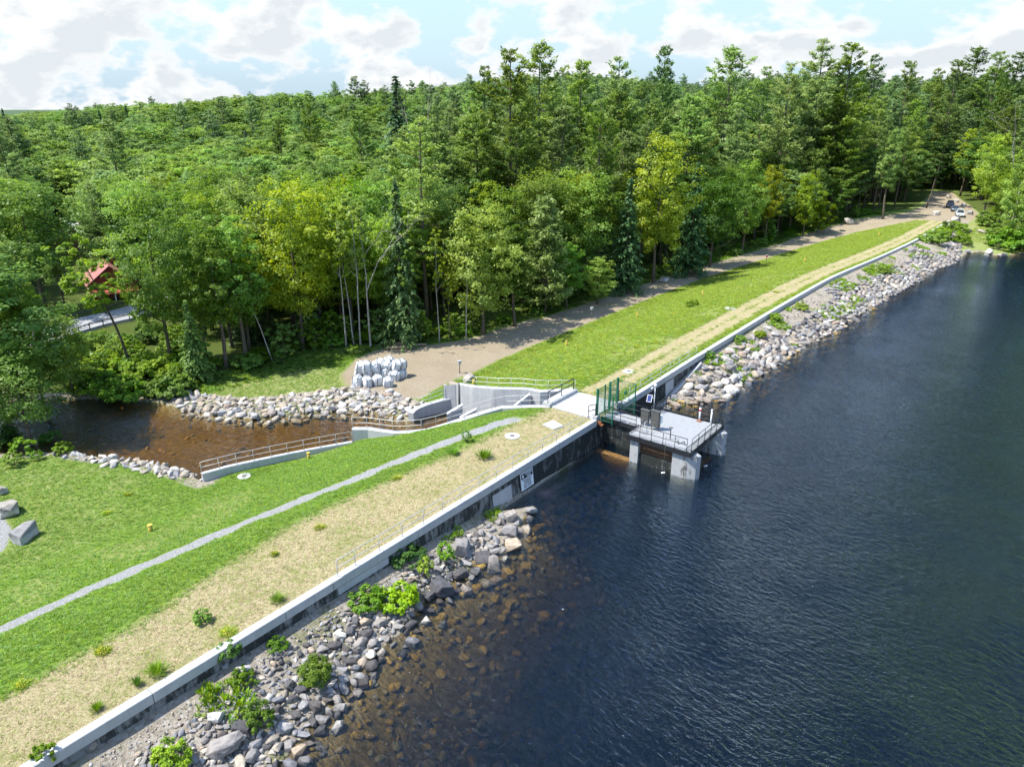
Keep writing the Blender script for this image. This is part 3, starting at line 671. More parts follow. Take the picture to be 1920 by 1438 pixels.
# ------------------------------------------------------------------ outlet walls, bridge slab
def wallstrip(name, label, P, z0, th, m, side=1, cat='wall'):
    P = np.asarray(P); T = np.gradient(P[:, :2], axis=0); T /= np.linalg.norm(T, axis=1)[:, None]; N = np.stack([-T[:, 1], T[:, 0]], 1) * th * side
    q = MB(); n = len(P)
    A = [(p[0], p[1], p[2]) for p in P]; B = [(p[0] + n_[0], p[1] + n_[1], p[2]) for p, n_ in zip(P, N)]; C = [(a[0], a[1], z0) for a in A]; D = [(a[0], a[1], z0) for a in B]
    V = A + B + C + D; F = []
    for i in range(n - 1): F += [(i, i + 1, n + i + 1, n + i), (2 * n + i, 2 * n + i + 1, i + 1, i), (n + i, n + i + 1, 3 * n + i + 1, 3 * n + i), (3 * n + i, 3 * n + i + 1, 2 * n + i + 1, 2 * n + i)]
    F += [(0, n, 3 * n, 2 * n), (n - 1, 2 * n - 1, 4 * n - 1, 3 * n - 1)]
    if side > 0: F = [f[::-1] for f in F]
    q.add(V, F); o = q.build(name, m, None, P[0]); return tag(o, label, cat)
def shift(P, a):
    P = np.asarray(P).copy(); T = np.gradient(P[:, :2], axis=0); T /= np.linalg.norm(T, axis=1)[:, None]; P[:, 0] += -T[:, 1] * a; P[:, 1] += T[:, 0] * a; return P
wallstrip('outlet_wall', 'pale curved concrete wall with handrail beside the gravel path, bordering the stream outlet', shift(nearw, .3), -5.4, .62, M['conc'], -1)
wallstrip('outlet_wall', 'tall bright concrete wall on the far side of the outlet, below the white handrail', shift(farw, -.3), -5.4, .62, M['conc'], 1)
wallstrip('outlet_wall', 'short curved concrete wall end reaching into the stream below the far outlet wall', shift(farl, -.28), -5.4, .58, M['conc'], 1)
wallstrip('stream_wall', 'low straight concrete wall carrying the handrail along the stream', shift(loww, -.2), -5.2, .42, M['conc'], 1)
q = MB(); a = farw[-1]; b = farl[0]; v = np.array((a[0] - b[0], a[1] - b[1])); 
q.prism([(a[0] - .3, a[1] - .25), (a[0] + .35, a[1] - .3), (b[0] + .35, b[1] - .3), (b[0] - .5, b[1] - .1), (b[0] - 1.1, b[1] + .7), (a[0] - 1.5, a[1] + .1)], -5, [a[2] - .03, a[2] - .03, a[2] - .05, a[2] - .35, a[2] - .5, a[2] - .25]); o = q.build('outlet_abutment', M['conc'], None, a); tag(o, 'stepped concrete block where the far outlet wall drops to its low curved end', 'wall')
nd = nearw[0]; q = MB(); d_ = unit(np.array([nearw[0] - nearw[1]]))[0]; n_ = np.array((-d_[1], d_[0], 0))
# sloped training walls standing in the channel
def ramp_wall(name, label, p0, p1, zt0, zt1, th=.4):
    p0 = np.array(p0[:2]); p1 = np.array(p1[:2]); t = (p1 - p0) / np.linalg.norm(p1 - p0); n2 = np.array((-t[1], t[0])) * th / 2
    q = MB(); q.prism([p0 + n2, p0 - n2, p1 - n2, p1 + n2], -5.2, [zt0, zt0, zt1, zt1]); o = q.build(name, M['conc'], None, (*p0, zt0)); return tag(o, label, 'wall')
ramp_wall('baffle_wall', 'narrow sloped concrete baffle in the outlet channel nearest the far curved wall', un(867, 758, -2.2), un(838, 775, -3.1), -2.2, -3.1, .55)
ramp_wall('baffle_wall', 'narrow sloped concrete baffle in the outlet channel nearest the curved path-side wall', un(893, 766, -1.9), un(862, 782, -2.8), -1.9, -2.8, .55)
ramp_wall('wing_wall', 'sloped concrete wing wall descending from the bridge into the outlet channel', un(993, 737, -.2), un(950, 757, -1.2), -.25, -2.0, .45)
q = MB(); p = un(858, 722, -.9); p2 = un(861, 757, -2.9); q.tube([(p2[0], p2[1], -4.8), (p2[0], p2[1], -.7)], .09, 8); o = q.build('gauge_post', M['cabinet'], None, p2); tag(o, 'dark vertical gauge post standing against the far outlet wall', 'post')
br = thing('bridge', 'bright concrete deck slab crossing the outlet beside the green gate', 'bridge', P3(46.3, 3, 0))
q = MB(); q.prism([LP(44.08, .55), LP(48.66, .55), LP(48.62, 4.88), LP(44.08, 4.88)], -.35, .02); q.build('deck_slab', M['concnew'], br)
q = MB(); q.prism([LP(43.9, 4.9), LP(48.6, 4.9), LP(48.7, 5.75), LP(43.9, 5.75)], -.6, .28); q.build('parapet', M['conc'], br)
q = MB(); q.prism([LP(44.0, 5.76), LP(48.6, 5.76), LP(48.6, 5.9), LP(44.0, 5.9)], -5.3, -.05); q.build('back_wall', M['concpier'], br)
q = MB(); q.prism([LP(44.1, .12), LP(44.75, .12), LP(44.75, .5), LP(44.1, .5)], -.3, .25); q.build('gate_kerb', M['conc'], br); q = MB(); q.prism([LP(47.7, .12), LP(48.65, .12), LP(48.65, .5), LP(47.7, .5)], -.3, .25); q.build('gate_kerb', M['conc'], br)
M['black_rail'] = M['black']
rail('guard_rail', 'short black guard rail on the bridge parapet', [P3(s, 5.25, .28) for s in (44.1, 46.35, 48.4)], 1.07, M['black'], .045)
rail('guard_rail', 'stub of black rail beside the slab at the near gate post', [P3(44.12, .95, .02), P3(44.3, .35, .25)], 1.07, M['black'], .04)
rail('guard_rail', 'stub of black rail beside the slab behind the far gate post', [P3(48.6, 1.3, .02), P3(48.45, .4, .25)], 1.07, M['black'], .04)

# ------------------------------------------------------------------ green gate
sgx = thing('security_gate', 'tall dark green mesh gate and wings guarding the intake walkway', 'gate', P3(46.3, .1, .02))
def gpost(s, d, z0, z1, r=.06, nm='post'):
    q = MB(); a_ = ang(s); q.box(P3(s, d, (z0 + z1) / 2), (r * 2, r * 2, z1 - z0), a_, 0, .008); q.build(nm, M['green'], sgx)
def mesh_panel(a, b, z0, z1, nm='mesh_panel', st=.14, r=.007):
    a = np.array(a[:2]); b = np.array(b[:2]); L = np.linalg.norm(b - a); t = (b - a) / L; q = MB(); H_ = z1 - z0
    for sg_ in (1, -1):
        for c in np.arange(-H_, L + H_, st):
            x0, x1 = (c, c + H_) if sg_ > 0 else (c + H_, c); zz0, zz1 = z0, z1
            u0, u1 = 0.0, 1.0
            dx = x1 - x0
            for lim, lo in ((0, True), (L, False)):
                if abs(dx) > 1e-6:
                    tt = (lim - x0) / dx
                    if (dx > 0) == lo: u0 = max(u0, tt)
                    else: u1 = min(u1, tt)
            if u1 - u0 < .02: continue
            p = [np.array((*(a + t * (x0 + dx * u)), z0 + H_ * u)) for u in (u0, u1)]; q.tube(p, r, 3, cap=False)
    q.tube([(*a, z1), (*b, z1)], .025, 5); q.tube([(*a, z0), (*b, z0)], .022, 5)
    q.build(nm, M['green'], sgx)
g1, g2, g3, g4 = P3(44.45, .3, 0), P3(45.75, .3, 0), P3(46.55, .3, 0), P3(47.95, .3, 0)
for s, z0, r in ((44.45, .2, .085), (45.75, .02, .055), (46.55, .02, .085), (47.95, .2, .085)): gpost(s, .3, z0, 2.72, r)
mesh_panel(g1, g2, .25, 2.62); mesh_panel(g3, g4, .25, 2.62)
gl = P3(45.75, .3, 0); mesh_panel(P3(45.8, .22, 0), P3(46.2, -.75, 0), .1, 2.5, 'gate_leaf', .10, .009)
gpost(44.45, -1.25, -.3, 2.4, .045); mesh_panel(g1, P3(44.45, -1.25, 0), -.1, 2.4)
gpost(47.95, -1.5, -.45, 2.45, .045); mesh_panel(g4, P3(47.95, -1.5, 0), -.1, 2.5)

# ------------------------------------------------------------------ intake platform
pf = thing('intake_platform', 'grey decked intake platform on concrete piers standing in the lake', 'platform', P3(46.4, -6, 0))
q = MB(); q.prism([LP(43.35, -3.75), LP(43.35, -8.45), LP(49.45, -8.45), LP(49.45, -3.75)], -.08, .0)
for k_ in range(1, 8): pass
q.build('deck', M['deck'], pf)
q = MB()
def slat(s0, s1, d0, d1, z0, z1): q.prism([LP(s0, d0), LP(s1, d0), LP(s1, d1), LP(s0, d1)], z0, z1)
for k_ in range(22):      # bar grating strip along the lake side
    s0 = 43.1 + k_ * .305; slat(s0, s0 + .15, -8.5, -9.05, -.06, -.004)
for k_ in range(2): slat(43.05 + k_ * .15, 43.15 + k_ * .15, -3.6, -8.45, -.06, -.004)
for k_ in range(3): slat(43.3, 49.5, -3.45 - k_ * .11, -3.5 - k_ * .11, -.06, -.004)
q.build('grating', M['deck'], pf)
q = MB()
for (s0, s1, d0, d1) in ((43.0, 43.09, -3.4, -9.1), (49.75, 49.84, -3.4, -9.1), (43.09, 49.75, -3.4, -3.46), (43.09, 49.75, -9.06, -9.12)): slat(s0, s1, d0, d1, -.38, .025)
for s0 in (44.3, 46.3, 48.3): slat(s0, s0 + .12, -3.5, -9.05, -.36, -.085)
q.build('edge_beam', M['black'], pf)
def pier(s0, d0, d1, nose, ztop_, flip=False):
    w_ = 1.05; pts = [(s0, d0), (s0, d1)] + ([(s0 + .25, d1 - .75), (s0 + .62, d1 - .95), (s0 + w_, d1 - .35)] if nose else [(s0 + w_, d1)]) + [(s0 + w_, d0)]
    q_ = MB(); q_.prism([LP(a, b) for a, b in pts], -6.5, ztop_); q_.build('pier', M['concpier'], pf)
pier(43.2, -3.75, -4.5, False, -.39); pier(48.55, -3.75, -4.5, False, -.39)
pier(43.2, -7.55, -8.75, True, -.39); pier(48.55, -7.3, -8.75, True, -.39)
q = MB(); slat(43.42, 44.1, -4.5, -7.55, -6, -1.55); slat(49.0, 49.35, -4.5, -7.3, -6, -.39); slat(44.25, 48.5, -3.8, -4.2, -6, -.39); q.build('intake_wall', M['concdark'], pf)
q = MB()
for k_ in range(4): slat(43.6 - .02 * k_, 43.8, -4.52, -7.53, -1.52 + k_ * .28, -1.27 + k_ * .28)
q.build('stop_log', M['timber'], pf)
M['ochre'] = mat_plain('ochre_algae_concrete', (.36, .20, .06), .9, 0, .3)
q = MB(); slat(43.2, 43.9, -.45, -3.7, -4.5, -2.5); q.build('sill', M['ochre'], pf)
q = MB(); slat(44.3, 48.5, -8.3, -8.9, -4.6, -2.6); q.build('sill', M['ochre'], pf)
# railings of the platform
B = [P3(43.08, d, .02) for d in np.linspace(-3.6, -8.75, 6)] ; rail('platform_railing', 'black railing on the near stream-side edge of the intake deck', B, 1.07, M['black'], .028)
B = [P3(s, -9.05, .02) for s in np.linspace(43.3, 49.5, 6)]; rail('platform_railing', 'black railing on the outer lake edge of the intake deck', B, 1.07, M['black'], .028)
B = [P3(49.78, d, .02) for d in np.linspace(-8.95, -3.7, 5)]; rail('platform_railing', 'black railing on the far edge of the intake deck facing the boulders', B, 1.07, M['black'], .028)
B = [P3(s, -3.5, .02) for s in (49.6, 48.4, 47.2)]; rail('platform_railing', 'black railing on the dam side of the intake deck beyond the walkway', B, 1.07, M['black'], .028)
wk = thing('walkway', 'narrow grey walkway with black beams bridging from the gate to the intake deck', 'walkway', P3(46, -1.6, 0))
q = MB(); slat(44.95, 46.75, .1, -3.39, -.07, 0.0); q.build('tread', M['deck'], wk)
q = MB(); slat(45.05, 46.65, -.02, -3.7, -6, -.36); q.build('abutment', M['concdark'], wk)
q = MB(); slat(44.83, 44.94, .1, -3.39, -.34, .04); slat(46.76, 46.87, .1, -3.39, -.34, .04); q.build('beam', M['black'], wk)
rail('walkway_railing', 'black railing on the near edge of the walkway to the intake deck', [P3(44.9, d, .04) for d in (-.3, -1.8, -3.3)], 1.05, M['black'], .028)
rail('walkway_railing', 'black railing on the far edge of the walkway, by the solar panel post', [P3(46.8, d, .04) for d in (-.4, -1.9, -3.3)], 1.05, M['black'], .028)

# ------------------------------------------------------------------ equipment on the platform
def cabinet(label, s, d, w_, h, dep=.22):
    t = thing('control_cabinet', label, 'cabinet', P3(s, d, 0)); q = MB(); q.box(P3(s, d, h / 2 + .25), (dep, w_, h), ang(s), 0, .015); q.build('body', M['cabinet'], t)
    q = MB(); q.box(P3(s - .01, d, h + .27), (dep + .08, w_ + .06, .04), ang(s)); q.build('hood', M['cabinet'], t)
    q = MB(); q.box(P3(s - dep / 2 - .015, d, h / 2 + .25), (.025, w_ - .08, h - .1), ang(s)); q.build('door', M['cabinet'], t)
    for sg_ in (-1, 1):
        q = MB(); q.box(P3(s, d + sg_ * w_ * .4, .13), (.08, .06, .26), ang(s)); q.build('leg', M['cabinet'], t)
cabinet('dark steel control cabinet standing where the walkway meets the intake deck', 45.6, -3.75, .75, 1.15)
cabinet('taller weathered steel control cabinet with a pale box on its side, on the intake deck', 45.3, -4.85, .78, 1.45)
t = thing('white_box', 'small pale box mounted behind the taller control cabinet', 'box', P3(45.75, -5.1, 0)); q = MB(); q.box(P3(45.6, -5.15, .95), (.3, .34, .7), ang(45), 0, .01); q.build('body', M['white'], t); q = MB(); q.box(P3(45.6, -5.15, .3), (.06, .06, .6), ang(45)); q.build('stand', M['galv'], t)
t = thing('access_ladder', 'pale tubular ladder frame at the near corner of the intake deck', 'ladder', P3(44, -4.3, 0))
for dd in (-4.15, -4.6): q = MB(); q.tube([P3(43.9, dd, -1.2), P3(43.9, dd, 1.1), P3(44.35, dd, 1.1), P3(44.35, dd, .02)], .025, 6); q.build('stile', M['galv'], t)
for z in np.arange(-1, 1, .3): q = MB(); q.tube([P3(43.9, -4.15, z), P3(43.9, -4.6, z)], .016, 5); q.build('rung', M['galv'], t)
t = thing('solar_panel_post', 'grey steel post with a tilted blue solar panel and sensor head', 'solar panel', P3(48.5, -3.1, -1))
q = MB(); q.tube([P3(48.5, -3.1, -1.2), P3(48.5, -3.1, 2.5)], .05, 8); q.build('pole', M['galv'], t)
pc = P3(48.25, -2.75, 1.35); ax = np.array((math.cos(ang(48)), math.sin(ang(48)), 0)); nd_ = np.array((ax[1], -ax[0], 0)); up = np.array((0, 0, 1))
u_ = unit(np.array([ax * .2 + nd_ * .75 + up * .0]))[0]; n0 = unit(np.array([-ax * .75 + up * .65]))[0]; v_ = np.cross(n0, u_)
q = MB(); 
def plate(c, u, v, n, a, b, th, mat, nm, par):
    q = MB(); V = [c + u * x * a + v * y * b + n * z * th for z in (-1, 1) for x, y in ((-1, -1), (1, -1), (1, 1), (-1, 1))]; q.add(V, [(3, 2, 1, 0), (4, 5, 6, 7), (0, 1, 5, 4), (1, 2, 6, 5), (2, 3, 7, 6), (3, 0, 4, 7)]); return q.build(nm, mat, par)
plate(pc, u_, v_, n0, .21, .34, .018, M['white'], 'panel_frame', t); plate(pc + n0 * .022, u_, v_, n0, .18, .31, .004, M['solar'], 'solar_cell', t)
q = MB(); q.tube([P3(48.5, -3.1, 1.4), pc], .025, 5); q.build('bracket', M['galv'], t); q = MB(); q.box(P3(48.5, -3.1, 2.6), (.22, .22, .26), .3, 0, .05); q.box(P3(48.3, -2.9, 2.35), (.3, .08, .08), .8); q.build('sensor_head', M['white'], t)
t = thing('gate_stem', 'black gate stem with a small handwheel near the outer edge of the intake deck', 'valve', P3(44.4, -6.7, 0)); q = MB(); q.tube([P3(44.4, -6.7, 0), P3(44.4, -6.7, 1.0)], .04, 8); q.build('stem', M['black'], t)
q = MB(); c = P3(44.4, -6.7, 1.02); q.tube([c + np.array((math.cos(a) * .16, math.sin(a) * .16, 0)) for a in np.linspace(0, 2 * math.pi, 13)], .018, 5, cap=False); q.tube([c - (.16, 0, 0), c + (.16, 0, 0)], .012, 4); q.build('handwheel', M['black'], t)
t = thing('marker_pipe', 'white standpipe with a red band and a thin tall mast on the intake deck', 'pipe', P3(49.2, -7.1, 0)); q = MB(); q.tube([P3(49.2, -7.1, 0), P3(49.2, -7.1, 1.25)], .075, 10); q.build('pipe', M['white'], t); q = MB(); q.tube([P3(49.2, -7.1, .95), P3(49.2, -7.1, 1.12)], .1, 10); q.build('red_band', M['red'], t); q = MB(); q.tube([P3(49.2, -7.1, 1.25), P3(49.2, -7.1, 2.9)], .028, 6); q.build('mast', M['galv'], t)
q = MB(); q.box(P3(49.2, -7.1, .03), (.4, .4, .05), ang(49), 0, .01); q.build('base_plate', M['rust'], t)
t = thing('marker_pipe', 'plain white standpipe near the far outer corner of the intake deck', 'pipe', P3(49.3, -8.1, 0)); q = MB(); q.tube([P3(49.3, -8.1, -.3), P3(49.3, -8.1, 1.2)], .06, 10); q.build('pipe', M['white'], t); q = MB(); q.tube([P3(49.3, -8.1, 1.2), P3(49.3, -8.1, 1.3)], .08, 10); q.build('pipe_cap', M['white'], t)
for lb, s, d in (('thin hanging staff with a pale float by the near side of the intake piers', 43.0, -7.0), ('thin hanging staff with a pale float between the two lake-side pier noses', 46.2, -9.25)):
    t = thing('float_staff', lb, 'gauge', P3(s, d, WATER)); q = MB(); q.tube([P3(s - .05, d, .9), P3(s - .05, d, -2.4)], .02, 5); q.build('staff', M['cabinet'], t); q = MB(); q.box(P3(s - .05, d, -2.36), (.35, .14, .08), .3, 0, .03); q.build('float', M['white'], t)
t = thing('hoist_chain', 'dark coil of chain lying on the near outer corner of the intake deck', 'chain', P3(44, -7.6, 0)); q = MB(); q.tube([P3(44.1 + .3 * math.sin(a * 1.7) + .05 * a, -7.3 - .12 * a, .03) for a in np.linspace(0, 7, 26)], .022, 5); tag(q.build('links', M['black'], t))
t = thing('rusty_bracket', 'rusty orange steel bracket on the dam wall under the near gate post', 'bracket', P3(44.1, -.1, -.3)); q = MB(); q.box(P3(44.15, -.12, -.25), (.12, .5, .3), ang(44), 0, .01); q.build('plate', M['rust'], t); q = MB(); q.box(P3(44.15, -.42, -.38), (.3, .25, .12), ang(44), 0, .01); q.build('foot', M['rust'], t)
t = thing('junction_box', 'small teal junction box on a short stand beside the far gate wing', 'box', P3(49.6, .35, 0)); q = MB(); q.box(P3(49.6, .35, .75), (.3, .18, .3), ang(49), 0, .02); q.build('body', M['green'], t); q = MB(); q.tube([P3(49.6, .35, 0), P3(49.6, .35, .6)], .03, 6); q.build('stand', M['galv'], t)

# ------------------------------------------------------------------ pads, markers, small posts on the grass
def pad(px, py, r, label):
    g = ground(px, py); t = thing('well_pad', label, 'concrete pad', g, 'round concrete pads set in the grass'); q = MB(); a = np.linspace(0, 2 * math.pi, 33)[:-1]
    q.prism([(g[0] + r * math.cos(k), g[1] + r * math.sin(k)) for k in a], g[2] - .35, g[2] + .05); q.build('pad', M['concnew'], t)
    q = MB(); q.prism([(g[0] + .2 * math.cos(k), g[1] + .2 * math.sin(k)) for k in a], g[2], g[2] + .075); q.build('cover', M['brass'], t)
pad(960.5, 818, .62, 'round white concrete pad with a metal cover between the path and the railing')
pad(1179, 697, .62, 'round white concrete pad with a metal cover behind the green gate')
pad(1369, 579, .7, 'round white concrete pad on the grassy crest beyond the two bare tracks')
pad(458, 893, .55, 'round white concrete pad on the steep lawn below the low stream handrail')
g = ground(500, 868); t = thing('well_pad', 'small square white pad with an orange cap beside the stream handrail', 'concrete pad', g); q = MB(); q.box(g + (0, 0, .03), (.75, .75, .14), .5, 0, .02); q.build('pad', M['concnew'], t); q = MB(); q.tube([g + (0, 0, .08), g + (0, 0, .16)], .16, 12); q.build('cap', M['rust'], t)
c4 = [ground(*k) for k in ((1017, 797), (1036, 789), (1056, 799), (1038, 806))]; q = MB(); q.prism([k[:2] for k in c4], -.5, max(k[2] for k in c4) + .07); o = q.build('concrete_slab', M['concnew'], None, c4[0]); tag(o, 'square white concrete slab in the dry turf next to the bridge', 'concrete slab')
g = ground(562, 856); q = MB(); q.box(g + (0, 0, .0), (2.3, .9, .5), .22, 0, .02); o = q.build('concrete_block', M['conc'], None, g); tag(o, 'long pale concrete block sunk in the lawn above the low stream wall', 'concrete block')
def marker(px, py, h, r, label, cap=True):
    g = ground(px, py); t = thing('marker_post', label, 'marker post', g, 'short yellow marker posts in the lawn'); q = MB(); q.tube([g - (0, 0, .3), g + (0, 0, h)], r, 12); q.build('post', M['yellow'], t)
    q = MB(); q.tube([g + (0, 0, h), g + (0, 0, h + .05)], r * 1.25, 12); q.build('cap', M['yellow'], t)
marker(283, 996, .5, .15, 'stubby yellow-green capped post alone on the near lawn'); marker(579, 860, .55, .13, 'stubby yellow capped post beside the pale block above the stream')
marker(1062, 650, .75, .13, 'yellow capped post at the foot of the grassy bank near the tree shadows'); marker(1195, 596, .75, .13, 'yellow capped post halfway up the grassy bank among yellow flowers')
marker(888, 722, .6, .13, 'yellow capped post behind the white handrail of the outlet'); marker(1317, 555, .8, .13, 'yellow capped post on the grassy bank where the road narrows'); marker(1648, 443, .8, .15, 'yellow capped post at the far end of the grassy bank'); marker(1509, 492, .8, .14, 'yellow capped post on the far half of the grassy bank')
for px, py, h, lb in ((862, 700, 1.2, 'grey meter box on a dark post at the corner of the outlet'), (1109, 598, 1.4, 'grey box on a post at the roadside edge of the grassy bank'), (1436, 494, 1.3, 'small red hydrant-like post on the grassy bank')):
    g = ground(px, py); t = thing('utility_post', lb, 'post', g); q = MB(); q.tube([g - (0, 0, .3), g + (0, 0, h)], .05, 7); q.build('post', M['cabinet'], t); q = MB(); q.box(g + (0, 0, h + .16), (.38, .3, .34), .5, 0, .03); q.build('box', M['red'] if 'red' in lb else M['galv'], t); q = MB(); q.box(g + (0, 0, h + .35), (.44, .36, .04), .5); q.build('lid', M['galv'], t)

# ------------------------------------------------------------------ trees: prototypes
def blob_leaves(centers, rad, n_per, size, crown_c, flat=.6, up=.75, asp=1.25):
    """leaves in clumps round the given centres; returns quads and tint"""
    k = len(centers); C = np.repeat(centers, n_per, 0); r = np.repeat(np.broadcast_to(rad, (k,)), n_per)[:, None]
    v = unit(rng.normal(size=(len(C), 3))) * (rng.random((len(C), 1)) ** .45); v[:, 2] *= flat
    P = C + v * r
    n = unit(unit(P - crown_c) * .6 + v * .55 + np.array((0, 0, up)) + rng.normal(size=P.shape) * .45)
    q = leafquads(P, n, size * (0.7 + .6 * rng.random(len(C))), asp)
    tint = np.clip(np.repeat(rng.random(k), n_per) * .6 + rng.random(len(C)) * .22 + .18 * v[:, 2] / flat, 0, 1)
    return q, tint
def mesh_mb(name, mb, mat):
    me = bpy.data.meshes.new(name); me.from_pydata(np.concatenate(mb.v).tolist(), [], mb.f); me.materials.append(mat); me.polygons.foreach_set('use_smooth', mb.sm); me.update(); return me
def broadleaf(H, W, base, n_cl, n_per, size, shape=1.0, lean=0.0, trunk_r=None, sparse=False, seed=0, limbs=11, lobes=.28, mat='leaf', bark='bark'):
    """crown of leaf clumps on a forked trunk. W crown radius, base crown base as share of the height"""
    r_ = np.random.default_rng(seed); tr = trunk_r or H * .014
    cz = H * (base + 1) / 2; hz = H * (1 - base) / 2
    ph = r_.random(6) * 6.28
    th = r_.random(n_cl) * 2 * np.pi; cu = r_.uniform(-.95, 1, n_cl); rad = r_.random(n_cl) ** .42
    su = np.sqrt(1 - cu ** 2)
    lob = 1 + lobes * np.sin(3 * th + ph[0]) * np.cos(2.3 * cu + ph[1]) + lobes * .7 * np.sin(5 * th + ph[2] + 3 * cu)
    prof = np.where(cu > 0, (1 - np.abs(cu) ** 2.2) ** .5, (1 - np.abs(cu) ** 1.6) ** (.5 * shape))
    c = np.stack([np.cos(th) * prof * rad * W * lob, np.sin(th) * prof * rad * W * lob, cz + cu * hz * np.clip(.55 + .45 * rad, 0, 1) * (1 + .08 * np.sin(4 * th + ph[3]))], 1)
    ln = np.array((lean * H, 0)); c[:, :2] += ln * ((c[:, 2] / H) ** 1.3)[:, None]
    q, tint = blob_leaves(c, W * (.20 if not sparse else .15) * (0.7 + .6 * r_.random(n_cl)), n_per, size, np.array((lean * H * .5, 0, cz - hz * .2)), asp=1.3)
    me = quads('crown', q, tint, [M[mat]])
    mb = MB(); zt = H * (.86 if sparse else .78); zs = np.linspace(0, zt, 9); wob = r_.normal(size=(9, 2)) * H * .004; wob[0] = 0
    tp = np.stack([lean * H * (zs / H) ** 1.3 + np.cumsum(wob[:, 0]), np.cumsum(wob[:, 1]), zs], 1); rr = tr * (1 - .82 * zs / zt); rr[0] *= 1.35
    tp[0, 2] = -.6; mb.tube(tp, rr, 7)
    pick = r_.choice(n_cl, min(limbs, n_cl), replace=False)
    for i in pick:
        t = c[i]; h0 = np.clip(t[2] - np.hypot(*(t[:2] - tp[4, :2])) * r_.uniform(.5, 1.1), H * max(.15, base * .75), zt * .97)
        a = np.array([np.interp(h0, tp[:, 2], tp[:, j]) for j in range(3)]); m_ = (a + t) / 2 + np.array((0, 0, -.06 * np.linalg.norm(t - a))); r0 = np.interp(h0, tp[:, 2], rr) * .5
        mb.tube([a, m_, t], [r0, r0 * .65, r0 * .25], 5, cap=False)
    return mesh_mb('trunk', mb, M[bark]), me
def pine(H, W, base, seed, dens=1.0, size=.42, ragged=.5, bare=0.0):
    """white pine: straight trunk, whorls of long level limbs carrying flat sprays of needles"""
    r_ = np.random.default_rng(seed); mb = MB(); zs = np.linspace(0, H * .985, 10); wob = np.cumsum(r_.normal(size=(10, 2)) * H * .002, 0); wob[0] = 0
    tp = np.stack([wob[:, 0], wob[:, 1], zs], 1); rr = H * .0115 * (1 - .93 * zs / H) + .02; tp[0, 2] = -.6; mb.tube(tp, rr, 7)
    C, N, A, T = [], [], [], []
    z = H * base
    while z < H * .985:
        f = (z / H - base) / (1 - base)
        env = W * (1 - max(f, 0) ** 1.5) ** .8 * (0.55 + .45 * min(1, f * 5 + .25)) + .5
        nb = int(r_.integers(3, 6)); a0 = r_.random() * 6.28
        for b in range(nb):
            if r_.random() < .10 + .22 * ragged * (f < .5): continue
            L = env * r_.uniform(.45 if ragged > .3 else .7, 1.12); a = a0 + 6.28 * b / nb + r_.normal() * .3
            rise = .12 + .55 * f + r_.normal() * .08; droop = -.10 * (1 - f)
            d = np.array((math.cos(a), math.sin(a), 0)); o = np.array([np.interp(z, tp[:, 2], tp[:, j]) for j in range(3)])
            tt = np.linspace(0, 1, 5)[:, None]; P = o + d * L * tt + np.array((0, 0, 1)) * L * (rise * tt ** 1.4 + droop * np.sin(tt * 3.14))
            mb.tube(P, np.linspace(max(.02, H * .0024 * (1 - .6 * f)), .012, 5), 4, cap=False)
            if r_.random() < bare: continue
            ns = max(4, int(L * 6.5 * dens)); side = np.cross(d, (0, 0, 1))
            t = r_.uniform(.28, 1.05, ns) ** .8; off = r_.normal(size=ns) * L * .17 * (1.15 - .5 * t)
            base_p = np.stack([np.interp(t, tt[:, 0], P[:, j]) for j in range(3)], 1); cc = base_p + side * off[:, None] + np.array((0, 0, 1)) * (r_.normal(size=ns) * .10 + .12)[:, None]
            for _ in range(4):
                C.append(cc + r_.normal(size=cc.shape) * (.26, .26, .12)); dd = unit(d * .9 + side * (np.sign(off) * .6)[:, None] + np.array((0, 0, .45)) + r_.normal(size=cc.shape) * .5); A.append(dd)
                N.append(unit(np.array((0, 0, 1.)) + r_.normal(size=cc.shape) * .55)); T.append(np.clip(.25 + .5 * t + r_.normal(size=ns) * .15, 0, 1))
        z += H * r_.uniform(.026, .044)
    C, N, A, T = map(np.concatenate, (C, N, A, T))
    q = leafquads(C, N, size * .36 * (0.7 + .6 * r_.random(len(C))), 2.3, A)
    return mesh_mb('trunk', mb, M['bark']), quads('crown', q, T, [M['pine']])
def spruce(H, W, base, seed, size=.34, dens=1.0):
    r_ = np.random.default_rng(seed); mb = MB(); mb.tube([(0, 0, -.6), (0, 0, H * .5), (0, 0, H * .99)], [H * .013, H * .008, .02], 7)
    C, N, A, T = [], [], [], []
    for z in np.arange(H * base, H * .985, .42):
        f = (z / H - base) / (1 - base); L0 = W * (1 - f) ** .9 + .15; nb = int(6 + 4 * (1 - f))
        for b in range(nb):
            L = L0 * r_.uniform(.65, 1.15); a = r_.random() * 6.28; d = np.array((math.cos(a), math.sin(a), 0)); side = np.cross(d, (0, 0, 1))
            ns = max(3, int(L * 6 * dens)); t = r_.uniform(.12, 1.0, ns); off = r_.normal(size=ns) * .22 * L * (1.1 - t)
            cc = np.array((0, 0, z)) + d * (L * t)[:, None] + side * off[:, None] + np.array((0, 0, 1)) * (-.32 * L * t ** 1.5 + r_.normal(size=ns) * .08)[:, None]
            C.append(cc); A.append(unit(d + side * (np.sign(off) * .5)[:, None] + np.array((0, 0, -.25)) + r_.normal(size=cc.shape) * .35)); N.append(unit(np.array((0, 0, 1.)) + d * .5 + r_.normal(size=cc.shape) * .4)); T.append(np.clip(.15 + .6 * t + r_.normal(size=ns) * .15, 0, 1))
    C, N, A, T = map(np.concatenate, (C, N, A, T))
    return mesh_mb('trunk', mb, M['bark']), quads('crown', leafquads(C, N, size * .5 * (0.7 + .6 * r_.random(len(C))), 1.8, A), T, [M['spruce']])
